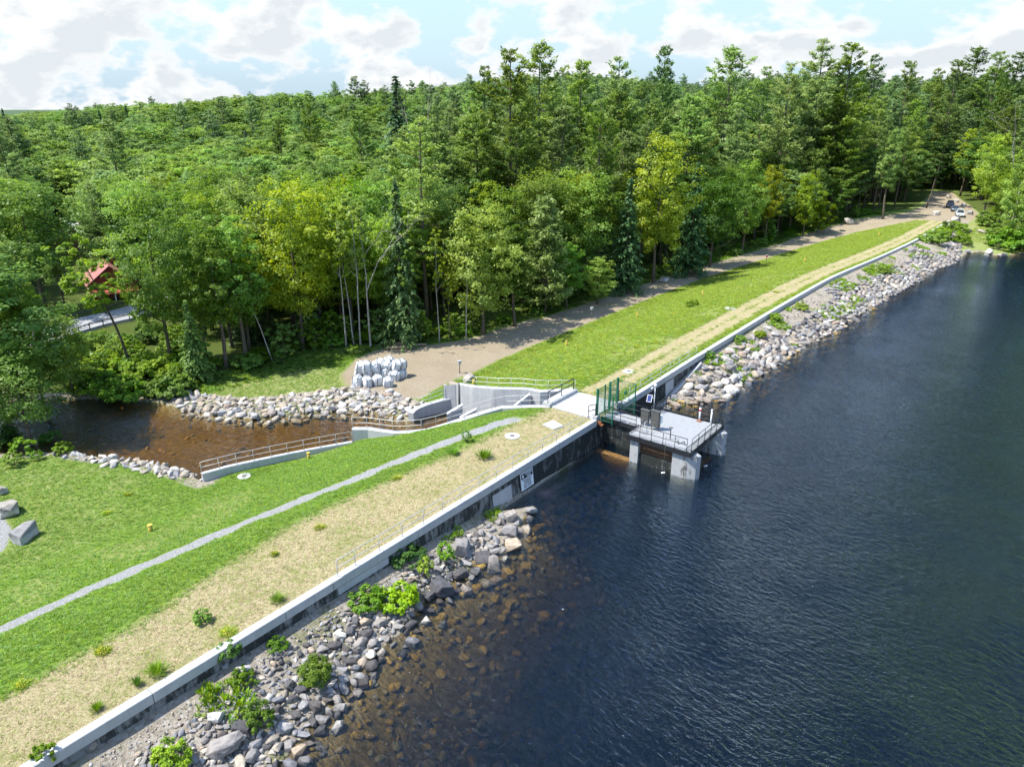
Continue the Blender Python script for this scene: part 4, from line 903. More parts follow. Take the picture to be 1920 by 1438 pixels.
def barebranch(H, W, seed, leaves=0.0):
    """thin leafless tree: forking pale branches"""
    r_ = np.random.default_rng(seed); mb = MB(); tips = []
    def grow(p, d, L, r, n):
        q = p + d * L; m_ = (p + q) / 2 + r_.normal(size=3) * L * .04; mb.tube([p, m_, q], [r, r * .8, r * .6], 5 if n > 2 else 4, cap=False); tips.append(q)
        if n <= 0: return
        for _ in range(2 if n > 1 else 3):
            nd2 = unit(np.array([d + r_.normal(size=3) * .42 + np.array((0, 0, .12))]))[0]; grow(q, nd2, L * r_.uniform(.55, .8), r * .55, n - 1)
    grow(np.array((0, 0, -.5)), np.array((0, 0, 1.)), H * .42, H * .011, 5)
    c = np.array([t for t in tips if t[2] > H * .45]); c = c[r_.random(len(c)) < leaves] if leaves < 1 else c
    if len(c) < 6: c = np.array(tips)[-6:]
    q, t = blob_leaves(c, .55, 12, .12, np.array((0, 0, H * .6))); return mesh_mb('trunk', mb, M['deadwood']), quads('crown', q, t, [M['leaf']])
def shrub(H, W, seed, n_cl=70, n_per=44, size=.052, mat='weed', spiky=False):
    r_ = np.random.default_rng(seed); a = r_.random(n_cl) * 6.28; rad = r_.random(n_cl) ** .5; zz = H * (.18 + .82 * r_.random(n_cl) * (1 - .55 * rad ** 2))
    c = np.stack([np.cos(a) * rad * W, np.sin(a) * rad * W, zz], 1); q, t = blob_leaves(c, W * .20, n_per, size, np.array((0, 0, H * .2)), .8)
    mb = MB()
    for i in r_.choice(n_cl, min(9, n_cl), replace=False): mb.tube([(c[i, 0] * .12, c[i, 1] * .12, -.1), c[i] * (.6, .6, .5), c[i]], [.022, .016, .008], 4, cap=False)
    return mesh_mb('stem', mb, M['bark']), quads('foliage', q, t, [M[mat]])
def spikes(H, W, seed, n=160, mat='weed', wd=.028):
    """tuft of upright narrow leaves"""
    r_ = np.random.default_rng(seed); a = r_.random(n) * 6.28; rad = r_.random(n) ** .6 * W; b = np.stack([np.cos(a) * rad * .45, np.sin(a) * rad * .45, np.zeros(n)], 1)
    h = H * r_.uniform(.4, 1, n); tip = b + np.stack([np.cos(a) * rad * r_.uniform(.3, 1.1, n), np.sin(a) * rad * r_.uniform(.3, 1.1, n), h], 1); s_ = np.stack([-np.sin(a), np.cos(a), np.zeros(n)], 1) * wd
    m_ = (b + tip) / 2 + np.array((0, 0, 1)) * (h * .12)[:, None]
    return quads('foliage', np.stack([b, m_ + s_, tip, m_ - s_], 1), r_.random(n), [M[mat]])

# name: (height the mesh was made at, (trunk, crown) meshes)
PROTO = {
    'maple0': (18, broadleaf(18, 4.6, .22, 210, 52, .125, seed=1)), 'maple1': (18, broadleaf(18, 4.2, .28, 200, 52, .125, seed=2, lobes=.34)), 'maple2': (16, broadleaf(16, 4.4, .15, 210, 50, .125, seed=3, shape=.7)),
    'oak': (17, broadleaf(17, 5.4, .25, 230, 52, .13, seed=4, lobes=.36)), 'ash': (18, broadleaf(18, 3.3, .30, 150, 48, .122, seed=5, lobes=.3)),
    'birch0': (17, broadleaf(17, 2.3, .48, 70, 30, .135, seed=6, sparse=True, trunk_r=.13, limbs=14, bark='birch')), 'birch1': (17, broadleaf(17, 1.9, .55, 52, 26, .135, seed=7, sparse=True, trunk_r=.11, limbs=14, bark='birch', lean=-.05)),
    'slim': (15, broadleaf(15, 2.2, .35, 70, 30, .14, seed=8, sparse=True, trunk_r=.11, limbs=12)), 'leaner': (15, broadleaf(15, 3.2, .42, 85, 32, .14, seed=9, sparse=True, trunk_r=.17, lean=-.22, limbs=12)),
    'pine0': (32, pine(32, 6.6, .30, 11, 1.2)), 'pine1': (32, pine(32, 5.8, .36, 12, 1.2, ragged=.8)), 'pine2': (32, pine(32, 6.8, .22, 13, 1.3, ragged=.35)), 'pine3': (30, pine(30, 6.0, .48, 14, 1.2, ragged=1.0)), 'youngpine': (16, pine(16, 4.0, .10, 15, 1.15, ragged=.2)),
    'spruce0': (20, spruce(20, 3.4, .08, 21)), 'hemlock': (18, spruce(18, 4.2, .06, 22, .38)),
    'bare0': (16, barebranch(16, 4, 31, .25)), 'bare1': (14, barebranch(14, 4, 32, 0)),
    'sapling': (5, broadleaf(5, 1.7, .08, 60, 30, .12, seed=41, trunk_r=.05)),
}
LOW = {
    'maple0': (17, broadleaf(17, 4.7, .25, 110, 30, .21, seed=51, limbs=4)), 'maple1': (17, broadleaf(17, 4.2, .25, 105, 30, .21, seed=52, limbs=4, lobes=.35)), 'oak': (17, broadleaf(17, 5.3, .3, 120, 30, .22, seed=53, limbs=4, lobes=.35)),
    'ash': (18, broadleaf(18, 3.4, .3, 85, 28, .2, seed=54, limbs=4)), 'pine0': (30, pine(30, 6.4, .32, 55, .7, .55)), 'pine1': (30, pine(30, 5.6, .4, 56, .7, .55, .8)), 'spruce0': (19, spruce(19, 3.2, .08, 57, .52, .5)),
}
BARE_LABELLED = []
KINDN = {'maple0': 'broadleaf_tree', 'maple1': 'broadleaf_tree', 'maple2': 'broadleaf_tree', 'oak': 'broadleaf_tree', 'ash': 'broadleaf_tree', 'birch0': 'birch_tree', 'birch1': 'birch_tree', 'slim': 'broadleaf_tree', 'leaner': 'broadleaf_tree',
         'pine0': 'pine_tree', 'pine1': 'pine_tree', 'pine2': 'pine_tree', 'pine3': 'pine_tree', 'youngpine': 'pine_tree', 'spruce0': 'spruce_tree', 'hemlock': 'hemlock_tree', 'bare0': 'bare_tree', 'bare1': 'bare_tree', 'sapling': 'sapling'}
CATN = {'broadleaf_tree': 'tree', 'birch_tree': 'birch', 'pine_tree': 'pine', 'spruce_tree': 'spruce', 'hemlock_tree': 'hemlock', 'bare_tree': 'bare tree', 'sapling': 'sapling'}
NTREE = 0
def plant(kind, g, h, label, group=None, wx=1.0, rz=None, col=(1, 1, 1), name=None, tilt=0.0):
    global NTREE; NTREE += 1
    H0, (tm, cm) = PROTO[kind]; nm = name or KINDN[kind]
    e = bpy.data.objects.new(nm, None); e.empty_display_size = .5; COL.objects.link(e); e.location = tuple(float(v) for v in g); s = h / H0
    e.scale = (s * wx, s * wx, s); e.rotation_euler = (0, tilt, random.uniform(0, 6.28) if rz is None else rz); tag(e, label, CATN.get(nm, 'tree'), group)
    for pn, m_ in (('trunk', tm), ('crown', cm)):
        o = bpy.data.objects.new(pn, m_); COL.objects.link(o); o.parent = e; o.color = (*col, 1) if pn == 'crown' else (1, 1, 1, 1)
    return e
YG = (2.0, 1.5, .42); LG = (1.28, 1.15, .85); DG = (.62, .72, .8); GR = (1, 1, 1)
OCC = []      # ground already taken by trees: x, y, r
def front(kind, px, py, ptop, label, wx=1.0, col=GR, rz=None, group=None, g=None, tilt=0.0):
    g = ground(px, py) if g is None else np.asarray(g, float); h = ztop(ptop, g[1]) - g[2]; OCC.append((g[0], g[1], 1.6))
    return plant(kind, g, h, label, group, wx, rz, col, tilt=tilt)
front('maple1', 22, 812, 470, 'dark leafy tree beside the stream, its crown cut by the left picture edge', 1.5, (.85, .95, .9), .4)
front('maple1', 96, 806, 545, 'slender dark tree leaning over the left end of the brown stream', 1.0, (.85, .95, .9), 2.6, tilt=.12)
front('oak', 60, 838, 640, 'low leafy tree spreading over the left end of the stream', 1.3, (.9, 1, .9))
front('maple2', 140, 742, 590, 'leafy waterside tree where the stream disappears at the left', 1.2, (1.1, 1.1, .9))
front('maple2', -70, 800, 440, 'bushy tree at the far left margin behind the stream bend', 1.2, (.9, 1, .9))
front('oak', 88, 588, 338, 'broad dark layered tree beyond the road, left of the red roof', 1.35, (.8, .92, .75), 1.1)
front('pine3', 122, 572, 352, 'thin conifer stem standing just right of the broad dark tree by the road', .6, DG)
front('leaner', 246, 690, 445, 'slim two-stemmed tree leaning left in front of the red roof', 1.1, (1.25, 1.15, .9), 0.0)
front('maple0', 322, 690, 350, 'large bright maple standing between the red roof and the mown grass', .80, (1.08, 1.12, .9), .8)
front('hemlock', 372, 712, 560, 'low spreading hemlock with drooping fronds at the edge of the mown grass', 1.0, (1.35, 1.35, 1.1))
front('ash', 424, 690, 420, 'dark narrow tree right of the large bright maple', 1.1, (.8, .9, .9)); front('ash', 462, 680, 400, 'second dark narrow tree right of the large bright maple', 1.1, (.85, .95, .9))
front('birch1', 512, 678, 470, 'white-stemmed young birch leaning out from the tree line over the mown grass', .9, LG, .2, tilt=-.16)
front('maple0', 568, 655, 338, 'tall yellow-green maple with a thick pale trunk at the tree line', .95, YG, 2.2)
for x, y, tp, lb in ((649, 650, 385, 'leftmost of four slim pale birch stems behind the white bags'), (664, 647, 372, 'second from left of four slim pale birch stems behind the white bags'), (676, 648, 360, 'third from left of four slim pale birch stems behind the white bags')): front('birch0' if x != 664 else 'birch1', x, y, tp, lb, .8, LG)
front('bare0', 695, 650, 372, 'rightmost pale stem behind the white bags, thinly leafed with bare grey branches', .8, LG)
front('hemlock', 757, 645, 330, 'dark conical hemlock at the tree line right of the birches', .7, (1.0, 1.05, .9)); front('slim', 770, 644, 420, 'thin brown-stemmed tree by the log pile', .8)
front('birch0', 824, 642, 430, 'slim pale birch right of the log pile', .7, (1.5, 1.25, .7)); front('slim', 843, 640, 470, 'thin yellowish sapling tree next to the slim pale birch', .7, (2.0, 1.35, .6)); front('birch1', 873, 640, 430, 'slim pale birch where the dirt apron narrows', .8, GR)
front('maple2', 905, 628, 378, 'bright green rounded tree above the start of the dirt road', 1.0, LG); front('ash', 965, 612, 420, 'dark green tree on the shaded side of the dirt road', 1.1, DG)
front('youngpine', 1022, 588, 372, 'young pine with a bare pale lower trunk beside the dirt road', .9); front('maple1', 1062, 578, 455, 'low leafy tree beside the dirt road right of the young pine', 1.2, (1.0, 1.1, .95)); front('maple2', 1120, 570, 480, 'bushy roadside tree with bright lower leaves opposite the yellow post', 1.3, LG)
front('hemlock', 1170, 548, 330, 'dark conical evergreen behind the bushy roadside tree', .9, DG); front('maple0', 1225, 530, 250, 'tall yellow-topped maple rising between dark evergreens', .9, (1.6, 1.36, .55)); front('hemlock', 1290, 515, 300, 'very dark evergreen at the middle of the roadside tree line', .9, DG)
front('oak', 1330, 500, 330, 'deep green roadside tree left of the yellow maple', 1.0, DG); front('maple1', 1432, 457, 310, 'bright yellow-leaved maple at the far roadside tree line', .85, YG); front('maple2', 1505, 442, 320, 'yellow-green maple right of the bright yellow one', .8, (1.6, 1.36, .55)); front('sapling', 1532, 437, 375, 'small yellowish understory tree below the tallest pines', 1.3, (1.6, 1.36, .55))
front('maple0', 1390, 475, 300, 'grey-green leafy tree left of the bright yellow maple', .9, (.95, 1.0, 1.05)); front('ash', 1655, 411, 240, 'leaning pale-barked tree near the car park entrance', .9, GR, tilt=.12); front('slim', 1737, 391, 250, 'dark leaning tree at the car park entrance', 1.3, DG, tilt=.1)
for x, tp, Y, kd, wx, cl, lb in ((955, 84, 128, 'pine0', .95, GR, 'tallest ragged white pine left of centre, bare limbs showing'), (1012, 83, 150, 'pine3', .95, GR, 'flat-topped white pine just right of the tallest ragged one'), (908, 120, 185, 'pine1', .8, DG, 'dark small-topped pine left of the ragged white pine'),
        (1095, 113, 165, 'pine2', .9, (1.1, 1.1, .9), 'bright broad pine right of the flat-topped one'), (1130, 180, 125, 'pine0', .8, (1.1, 1.1, .95), 'pine leaning out of the tree line above the dark conical evergreen'), (1165, 103, 160, 'pine1', .95, GR, 'spiky pine rising left of the dark columnar one'), (1246, 86, 170, 'pine2', .62, DG, 'dark columnar pine rising above the yellow-topped maple'),
        (1376, 90, 185, 'pine3', 1.0, GR, 'pine with a bare forked top above the grey-green leafy tree'), (1440, 122, 215, 'pine1', .8, GR, 'slimmer pine between the forked top and the pale-trunked pair'), (1484, 113, 190, 'pine0', .9, (1.05, 1.0, .9), 'pale-trunked pine right of the forked-top pine'), (1549, 70, 196, 'pine1', 1.05, GR, 'tallest ragged pine of the far tree line'), (1604, 80, 194, 'pine2', 1.0, (1.2, 1.15, .85), 'broad bright pine with golden needle tips near the car park'),
        (1642, 98, 235, 'pine0', .8, DG, 'dark pine behind the broad bright one'), (1708, 114, 240, 'pine2', .9, GR, 'rounded pine above the car park'), (1760, 125, 260, 'pine0', .9, GR, 'pine behind the car park clearing'), (1802, 112, 250, 'pine2', .95, GR, 'full pine above the parked cars'), (1838, 90, 290, 'pine3', 1.0, DG, 'dark crooked pine top on the skyline above the cars'), (1880, 94, 280, 'pine1', .9, GR, 'narrow pine top near the right picture edge'), (1916, 94, 270, 'pine0', .9, DG, 'pine cut by the right picture edge')):
    r0 = ray(x, tp); X = r0[0] * Y / r0[1]; g = np.array((X, Y, float(zof(X, Y)[0]))); front(kd, 0, 0, tp, lb, wx, cl, g=g)
front('spruce0', 0, 0, 140, 'dark pointed spruce standing alone above the broadleaf hillside', 1.5, (.6, .7, .75), g=(-31, 205, float(zof(-31, 205)[0])))
front('bare1', 0, 0, 168, 'dead grey snag sticking out of the hillside canopy right of the dark pointed spruce', .5, GR, g=(-24, 192, float(zof(-24, 192)[0])))
# trees at the right-hand shore
for x, y, tp, kd, wx, cl, lb in ((1905, 462, 300, 'maple2', 1.0, (1.25, 1.2, .9), 'bushy tree overhanging the water at the right picture edge'), (1868, 440, 320, 'maple1', .9, (1.3, 1.2, .85), 'leafy tree on the shore left of the overhanging one'), (1842, 408, 250, 'maple0', .9, (1.35, 1.2, .85), 'tall light green tree just behind the parked cars'), (1800, 368, 240, 'ash', 1.0, (1.4, 1.25, .8), 'slender light green tree above the parked cars'), (1895, 420, 225, 'bare1', .9, GR, 'dead tree with bare grey branches above the right shore'), (1960, 455, 260, 'maple1', 1.1, LG, 'leafy tree just past the right picture edge')): front(kd, x, y, tp, lb, wx, cl)

# ------------------------------------------------------------------ the rest of the forest
SILX = [0, 100, 200, 260, 340, 420, 500, 580, 640, 700, 760, 850, 900, 960, 1050, 1150, 1300, 1400, 1550, 1650, 1750, 1850, 1920]
SILY = [212, 205, 190, 188, 186, 176, 165, 152, 150, 152, 148, 148, 146, 140, 130, 140, 150, 140, 130, 140, 130, 122, 122]
KEEP = [(125, 585, 225, 645), (160, 470, 245, 570), (96, 392, 160, 432), (0, 630, 140, 700), (1735, 345, 1850, 412), (250, 440, 300, 560)]      # openings: road, red roof, white house, car park
cand = []
Y_ = 62.0
while Y_ < 640:
    sp_ = 4.4 + (Y_ - 62) * .0125
    xm = Y_ * .80 + 14
    for X in np.arange(-xm, xm, sp_): cand.append((X + rng.uniform(-.45, .45) * sp_, Y_ + rng.uniform(-.45, .45) * sp_, sp_))
    Y_ += sp_
cand = np.array(cand); fd = sdpoly(FOREST, cand[:, 0], cand[:, 1]); cd = sdpoly(CARPARK, cand[:, 0], cand[:, 1])
cs, cdd = SD(cand[:, 0], cand[:, 1]); ok = (fd < -.6) & (cd > 3) & ((cdd > 3) | (cs > 205))
occ = np.array(OCC)
for i in range(len(cand)):
    if ok[i] and (np.hypot(occ[:, 0] - cand[i, 0], occ[:, 1] - cand[i, 1]) < occ[:, 2] * 1.4).any(): ok[i] = False
cand = cand[ok]; cz_ = zof(cand[:, 0], cand[:, 1]); cpx, cpy, cd_ = proj(cand[:, 0], cand[:, 1], cz_)
cs, cdd = SD(cand[:, 0], cand[:, 1])
edge_d = -sdpoly(FOREST, cand[:, 0], cand[:, 1])
items = []
for i, (X, Y, sp_) in enumerate(cand):
    if cpx[i] < -160 or cpx[i] > 2080: continue
    if math.hypot(X + 68, (Y - 91) * 1.3) < 15 or math.hypot(X + 76, (Y - 112) * 1.2) < 9: continue
    if edge_d[i] < (4.5 if cpx[i] < 1000 else 2.0): continue
    z = cz_[i]; far_ = Y > 175
    east = np.clip((cpx[i] - 820) / 250, 0, 1)
    u = rng.random(); pp = .045 + .50 * east * (1 if edge_d[i] > 7 else .35) + (.02 if Y > 300 else 0)
    if u < pp: kd = rng.choice(['pine0', 'pine1', 'pine2', 'pine3']); h = rng.uniform(20, 32)
    elif u < pp + .045 + .05 * (Y < 160): kd = rng.choice(['spruce0', 'hemlock']); h = rng.uniform(11, 20)
    else: kd = rng.choice(['maple0', 'maple1', 'maple2', 'oak', 'ash', 'slim'], p=[.25, .22, .18, .15, .14, .06]); h = rng.uniform(13, 20.5)
    if edge_d[i] < 5 and not kd.startswith('pine'): h *= rng.uniform(.55, .95)
    if Y > 240 and rng.random() < .02: h *= 1.15
    sil = np.interp(cpx[i], SILX, SILY) + rng.uniform(2, 26) * (1 if Y < 330 else .6)
    if Y > 330 and kd in ('pine0', 'pine1', 'spruce0') and rng.random() < .35: sil -= rng.uniform(8, 22)
    h = min(h, ztop(sil, Y) - z)
    # left valley: keep the openings and the view up the hillside
    if Y < 130 and cpx[i] < 420: h = min(h, ztop(340, Y) - z)
    if h < 4.5: continue
    wpx = h * (.16 if kd.startswith('pine') else .24) * FPX / cd_[i]; tpx = proj(X, Y, z + h)[1]
    if any(cpx[i] + wpx > k[0] and cpx[i] - wpx < k[2] and cpy[i] > k[3] - 14 and tpx < k[3] for k in KEEP): continue
    front_tree = edge_d[i] < 9
    items.append([h / cd_[i] * (1.5 if front_tree else 1), kd, X, Y, z, h, edge_d[i], cpx[i]])
items.sort(key=lambda t: -t[0])
N_IND = 300 - NTREE
def autolabel(kd, px, ed, Y):
    nm = KINDN[kd]; where = 'behind the dirt road' if px > 900 else ('behind the mown grass and birches' if px > 400 else 'in the valley near the red roof')
    depth = 'at the edge of the forest ' if ed < 9 else 'deep in the dense forest '
    return {'broadleaf_tree': 'green broadleaf tree ', 'pine_tree': 'tall white pine ', 'spruce_tree': 'dark pointed spruce ', 'hemlock_tree': 'dark spreading hemlock '}[nm] + depth + where
for sc_, kd, X, Y, z, h, ed, px in items[:N_IND]:
    t = rng.random(); col = (1, 1, 1) if t < .5 else ((1.3, 1.2, .85) if t < .75 else ((.78, .85, .85) if t < .92 else (1.7, 1.3, .7)))
    if KINDN[kd] != 'broadleaf_tree': col = tuple(np.array((1, 1, 1)) * rng.uniform(.75, 1.15))
    lb = autolabel(kd, px, ed, Y); plant(kd, (X, Y, z), h, lb, lb.replace('tree', 'trees', 1) if 'tree' in lb else lb + 's', rng.uniform(.85, 1.15) * (1.0 if h > 12 else 1.1), None, col)

# mass of the far forest: instances on points, one object
def scatter(name, protos, pos, scl, rot, idx, kind='stuff', label=None, cat=None, cols=None):
    """protos: list of mesh objects kept outside the scene; pos (N,3)"""
    c = bpy.data.collections.new(name + '_kinds')
    for i, o in enumerate(protos): o.name = '%03d_%s' % (i, name); c.objects.link(o)
    me = bpy.data.meshes.new(name); n = len(pos); me.vertices.add(n); me.vertices.foreach_set('co', np.asarray(pos, np.float32).reshape(-1))
    for nm, ty, dat, key in (('scl', 'FLOAT_VECTOR', scl, 'vector'), ('rot', 'FLOAT_VECTOR', rot, 'vector'), ('idx', 'INT', idx, 'value')):
        a = me.attributes.new(nm, ty, 'POINT'); a.data.foreach_set(key, np.asarray(dat, np.int32 if ty == 'INT' else np.float32).reshape(-1))
    me.update(); o = bpy.data.objects.new(name, me); COL.objects.link(o)
    ng = bpy.data.node_groups.new(name + '_scatter', 'GeometryNodeTree'); ng.interface.new_socket('Geometry', in_out='INPUT', socket_type='NodeSocketGeometry'); ng.interface.new_socket('Geometry', in_out='OUTPUT', socket_type='NodeSocketGeometry')
    N = ng.nodes; L = ng.links; gi = N.new('NodeGroupInput'); go = N.new('NodeGroupOutput'); ip = N.new('GeometryNodeInstanceOnPoints'); ci = N.new('GeometryNodeCollectionInfo')
    ci.inputs['Collection'].default_value = c; ci.inputs['Separate Children'].default_value = True; ci.inputs['Reset Children'].default_value = True
    def na(nm, ty): q = N.new('GeometryNodeInputNamedAttribute'); q.data_type = ty; q.inputs['Name'].default_value = nm; return q.outputs['Attribute']
    L.new(gi.outputs[0], ip.inputs['Points']); L.new(ci.outputs[0], ip.inputs['Instance']); ip.inputs['Pick Instance'].default_value = True
    L.new(na('idx', 'INT'), ip.inputs['Instance Index']); L.new(na('scl', 'FLOAT_VECTOR'), ip.inputs['Scale']); r2 = N.new('FunctionNodeEulerToRotation'); L.new(na('rot', 'FLOAT_VECTOR'), r2.inputs[0]); L.new(r2.outputs[0], ip.inputs['Rotation'])
    L.new(ip.outputs[0], go.inputs[0]); md = o.modifiers.new('scatter', 'NODES'); md.node_group = ng
    return tag(o, label, cat, None, kind)
def join_tree(kd, col):
    H0, (tm, cm) = LOW[kd]; o1 = tm.copy(); V = np.empty(len(tm.vertices) * 3); tm.vertices.foreach_get('co', V); V2 = np.empty(len(cm.vertices) * 3); cm.vertices.foreach_get('co', V2)
    V = V.reshape(-1, 3); V2 = V2.reshape(-1, 3); me = bpy.data.meshes.new('tree'); F = [tuple(p.vertices) for p in tm.polygons]; n1 = len(F); F2 = (np.arange(len(V2)).reshape(-1, 4) + len(V))
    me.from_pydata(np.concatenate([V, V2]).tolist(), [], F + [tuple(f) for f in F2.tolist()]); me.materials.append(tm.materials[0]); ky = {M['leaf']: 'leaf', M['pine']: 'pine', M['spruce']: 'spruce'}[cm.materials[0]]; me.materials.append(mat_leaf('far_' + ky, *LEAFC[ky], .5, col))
    mi = np.zeros(len(me.polygons), np.int32); mi[n1:] = 1; me.polygons.foreach_set('material_index', mi)
    tn = np.zeros(len(me.polygons), np.float32); q = np.empty(len(F2), np.float32); cm.attributes['tint'].data.foreach_get('value', q); tn[n1:] = q; me.attributes.new('tint', 'FLOAT', 'FACE').data.foreach_set('value', tn); me.update()
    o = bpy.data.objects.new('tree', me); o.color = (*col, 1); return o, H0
_fk = [('maple0', (.95, .98, 1.7)), ('maple1', (1.08, 1.06, 1.6)), ('oak', (.78, .88, 1.6)), ('ash', (.92, .98, 1.8)), ('maple0', (1.2, 1.12, 1.4)), ('pine0', (.9, .95, 1.5)), ('pine1', (.75, .82, 1.4)), ('spruce0', (.8, .85, 1.4))]  # raised blue puts the paleness of distant haze into the far leaf colours
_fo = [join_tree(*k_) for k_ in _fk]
rest = items[N_IND:]
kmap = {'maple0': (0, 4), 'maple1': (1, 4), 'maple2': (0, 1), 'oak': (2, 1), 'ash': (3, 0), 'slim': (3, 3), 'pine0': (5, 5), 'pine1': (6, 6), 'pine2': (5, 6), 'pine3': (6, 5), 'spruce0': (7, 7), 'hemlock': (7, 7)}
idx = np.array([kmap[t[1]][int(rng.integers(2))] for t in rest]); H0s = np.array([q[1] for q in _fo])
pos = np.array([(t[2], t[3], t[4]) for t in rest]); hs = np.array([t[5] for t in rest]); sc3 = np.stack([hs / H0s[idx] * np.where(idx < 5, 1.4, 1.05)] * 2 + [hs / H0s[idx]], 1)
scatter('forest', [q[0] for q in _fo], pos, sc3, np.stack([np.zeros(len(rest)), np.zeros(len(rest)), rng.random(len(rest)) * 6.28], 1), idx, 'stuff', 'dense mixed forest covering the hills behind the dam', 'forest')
print('TREES', NTREE, 'mass', len(rest), 'items', len(items))

# ------------------------------------------------------------------ rocks
import bmesh
def rockmesh(seed, rounded=False, flat=.75):
    r_ = np.random.default_rng(seed); bm = bmesh.new()
    for p in unit(r_.normal(size=(9 if not rounded else 40, 3))) * (r_.uniform(.85, 1.1, (9 if not rounded else 40, 1))): bm.verts.new(p * (1, r_.uniform(.75, 1), flat))
    h = bmesh.ops.convex_hull(bm, input=bm.verts[:]); bmesh.ops.delete(bm, geom=[v for v in bm.verts if not v.link_faces], context='VERTS')
    bmesh.ops.bevel(bm, geom=bm.edges[:], offset=.035 if not rounded else .12, segments=1, affect='EDGES', clamp_overlap=True)
    bmesh.ops.triangulate(bm, faces=bm.faces[:]); bmesh.ops.subdivide_edges(bm, edges=bm.edges[:], cuts=1, use_grid_fill=True)
    for v in bm.verts:
        n = math.sin(v.co.x * 5 + seed) * math.sin(v.co.y * 6 + seed * 2) * math.sin(v.co.z * 7 + seed); v.co *= 1 + (.03 if not rounded else .05) * n + r_.normal() * .012
    me = bpy.data.meshes.new('rock'); bm.to_mesh(me); bm.free(); me.materials.append(M['rock'])
    if rounded: me.polygons.foreach_set('use_smooth', np.ones(len(me.polygons), bool))
    return me
def boxrock(seed):
    r_ = np.random.default_rng(seed); bm = bmesh.new()
    for x in (-1, 1):
        for y in (-1, 1):
            for z in (-1, 1): bm.verts.new((x * r_.uniform(.4, .92), y * r_.uniform(.35, .85), z * r_.uniform(.35, .7)))
    for p in unit(r_.normal(size=(9, 3))) * .98: bm.verts.new(p * (1, .9, .72))
    bmesh.ops.convex_hull(bm, input=bm.verts[:]); bmesh.ops.delete(bm, geom=[v for v in bm.verts if not v.link_faces], context='VERTS')
    bmesh.ops.bevel(bm, geom=bm.edges[:], offset=.05, segments=1, affect='EDGES', clamp_overlap=True); bmesh.ops.triangulate(bm, faces=bm.faces[:]); bmesh.ops.subdivide_edges(bm, edges=bm.edges[:], cuts=1, use_grid_fill=True)
    for v in bm.verts: v.co *= 1 + r_.normal() * .014
    me = bpy.data.meshes.new('rock'); bm.to_mesh(me); bm.free(); me.materials.append(M['rock']); return me
BOX = [boxrock(300 + i) for i in range(5)]
ROCKS = [rockmesh(100 + i, False, .55 + .06 * (i % 5)) for i in range(9)] + [rockmesh(200 + i, True, .6 + .08 * i) for i in range(4)] + BOX
RC = {'grey': (.30, .30, .305), 'tan': (.41, .37, .31), 'white': (.55, .54, .51), 'dark': (.11, .11, .115), 'gold': (.52, .38, .15), 'pink': (.36, .31, .27)}
RL = []     # pos, size(3), colour name, zone
NROCK = 0
def boulder(g, size, colr, label, group=None, mi=None, sink=.25, rot=None, cat='boulder'):
    global NROCK; NROCK += 1
    o = bpy.data.objects.new('boulder', ROCKS[int(rng.integers(len(ROCKS))) if mi is None else mi]); COL.objects.link(o)
    s = np.broadcast_to(np.asarray(size, float), (3,)); o.scale = tuple(s); o.location = (float(g[0]), float(g[1]), float(g[2] + s[2] * (.7 - sink * 1.4)))
    o.rotation_euler = (rng.normal() * .18, rng.normal() * .18, rng.random() * 6.28) if rot is None else rot; o.color = (*RC[colr], 1); return tag(o, label, cat, group)
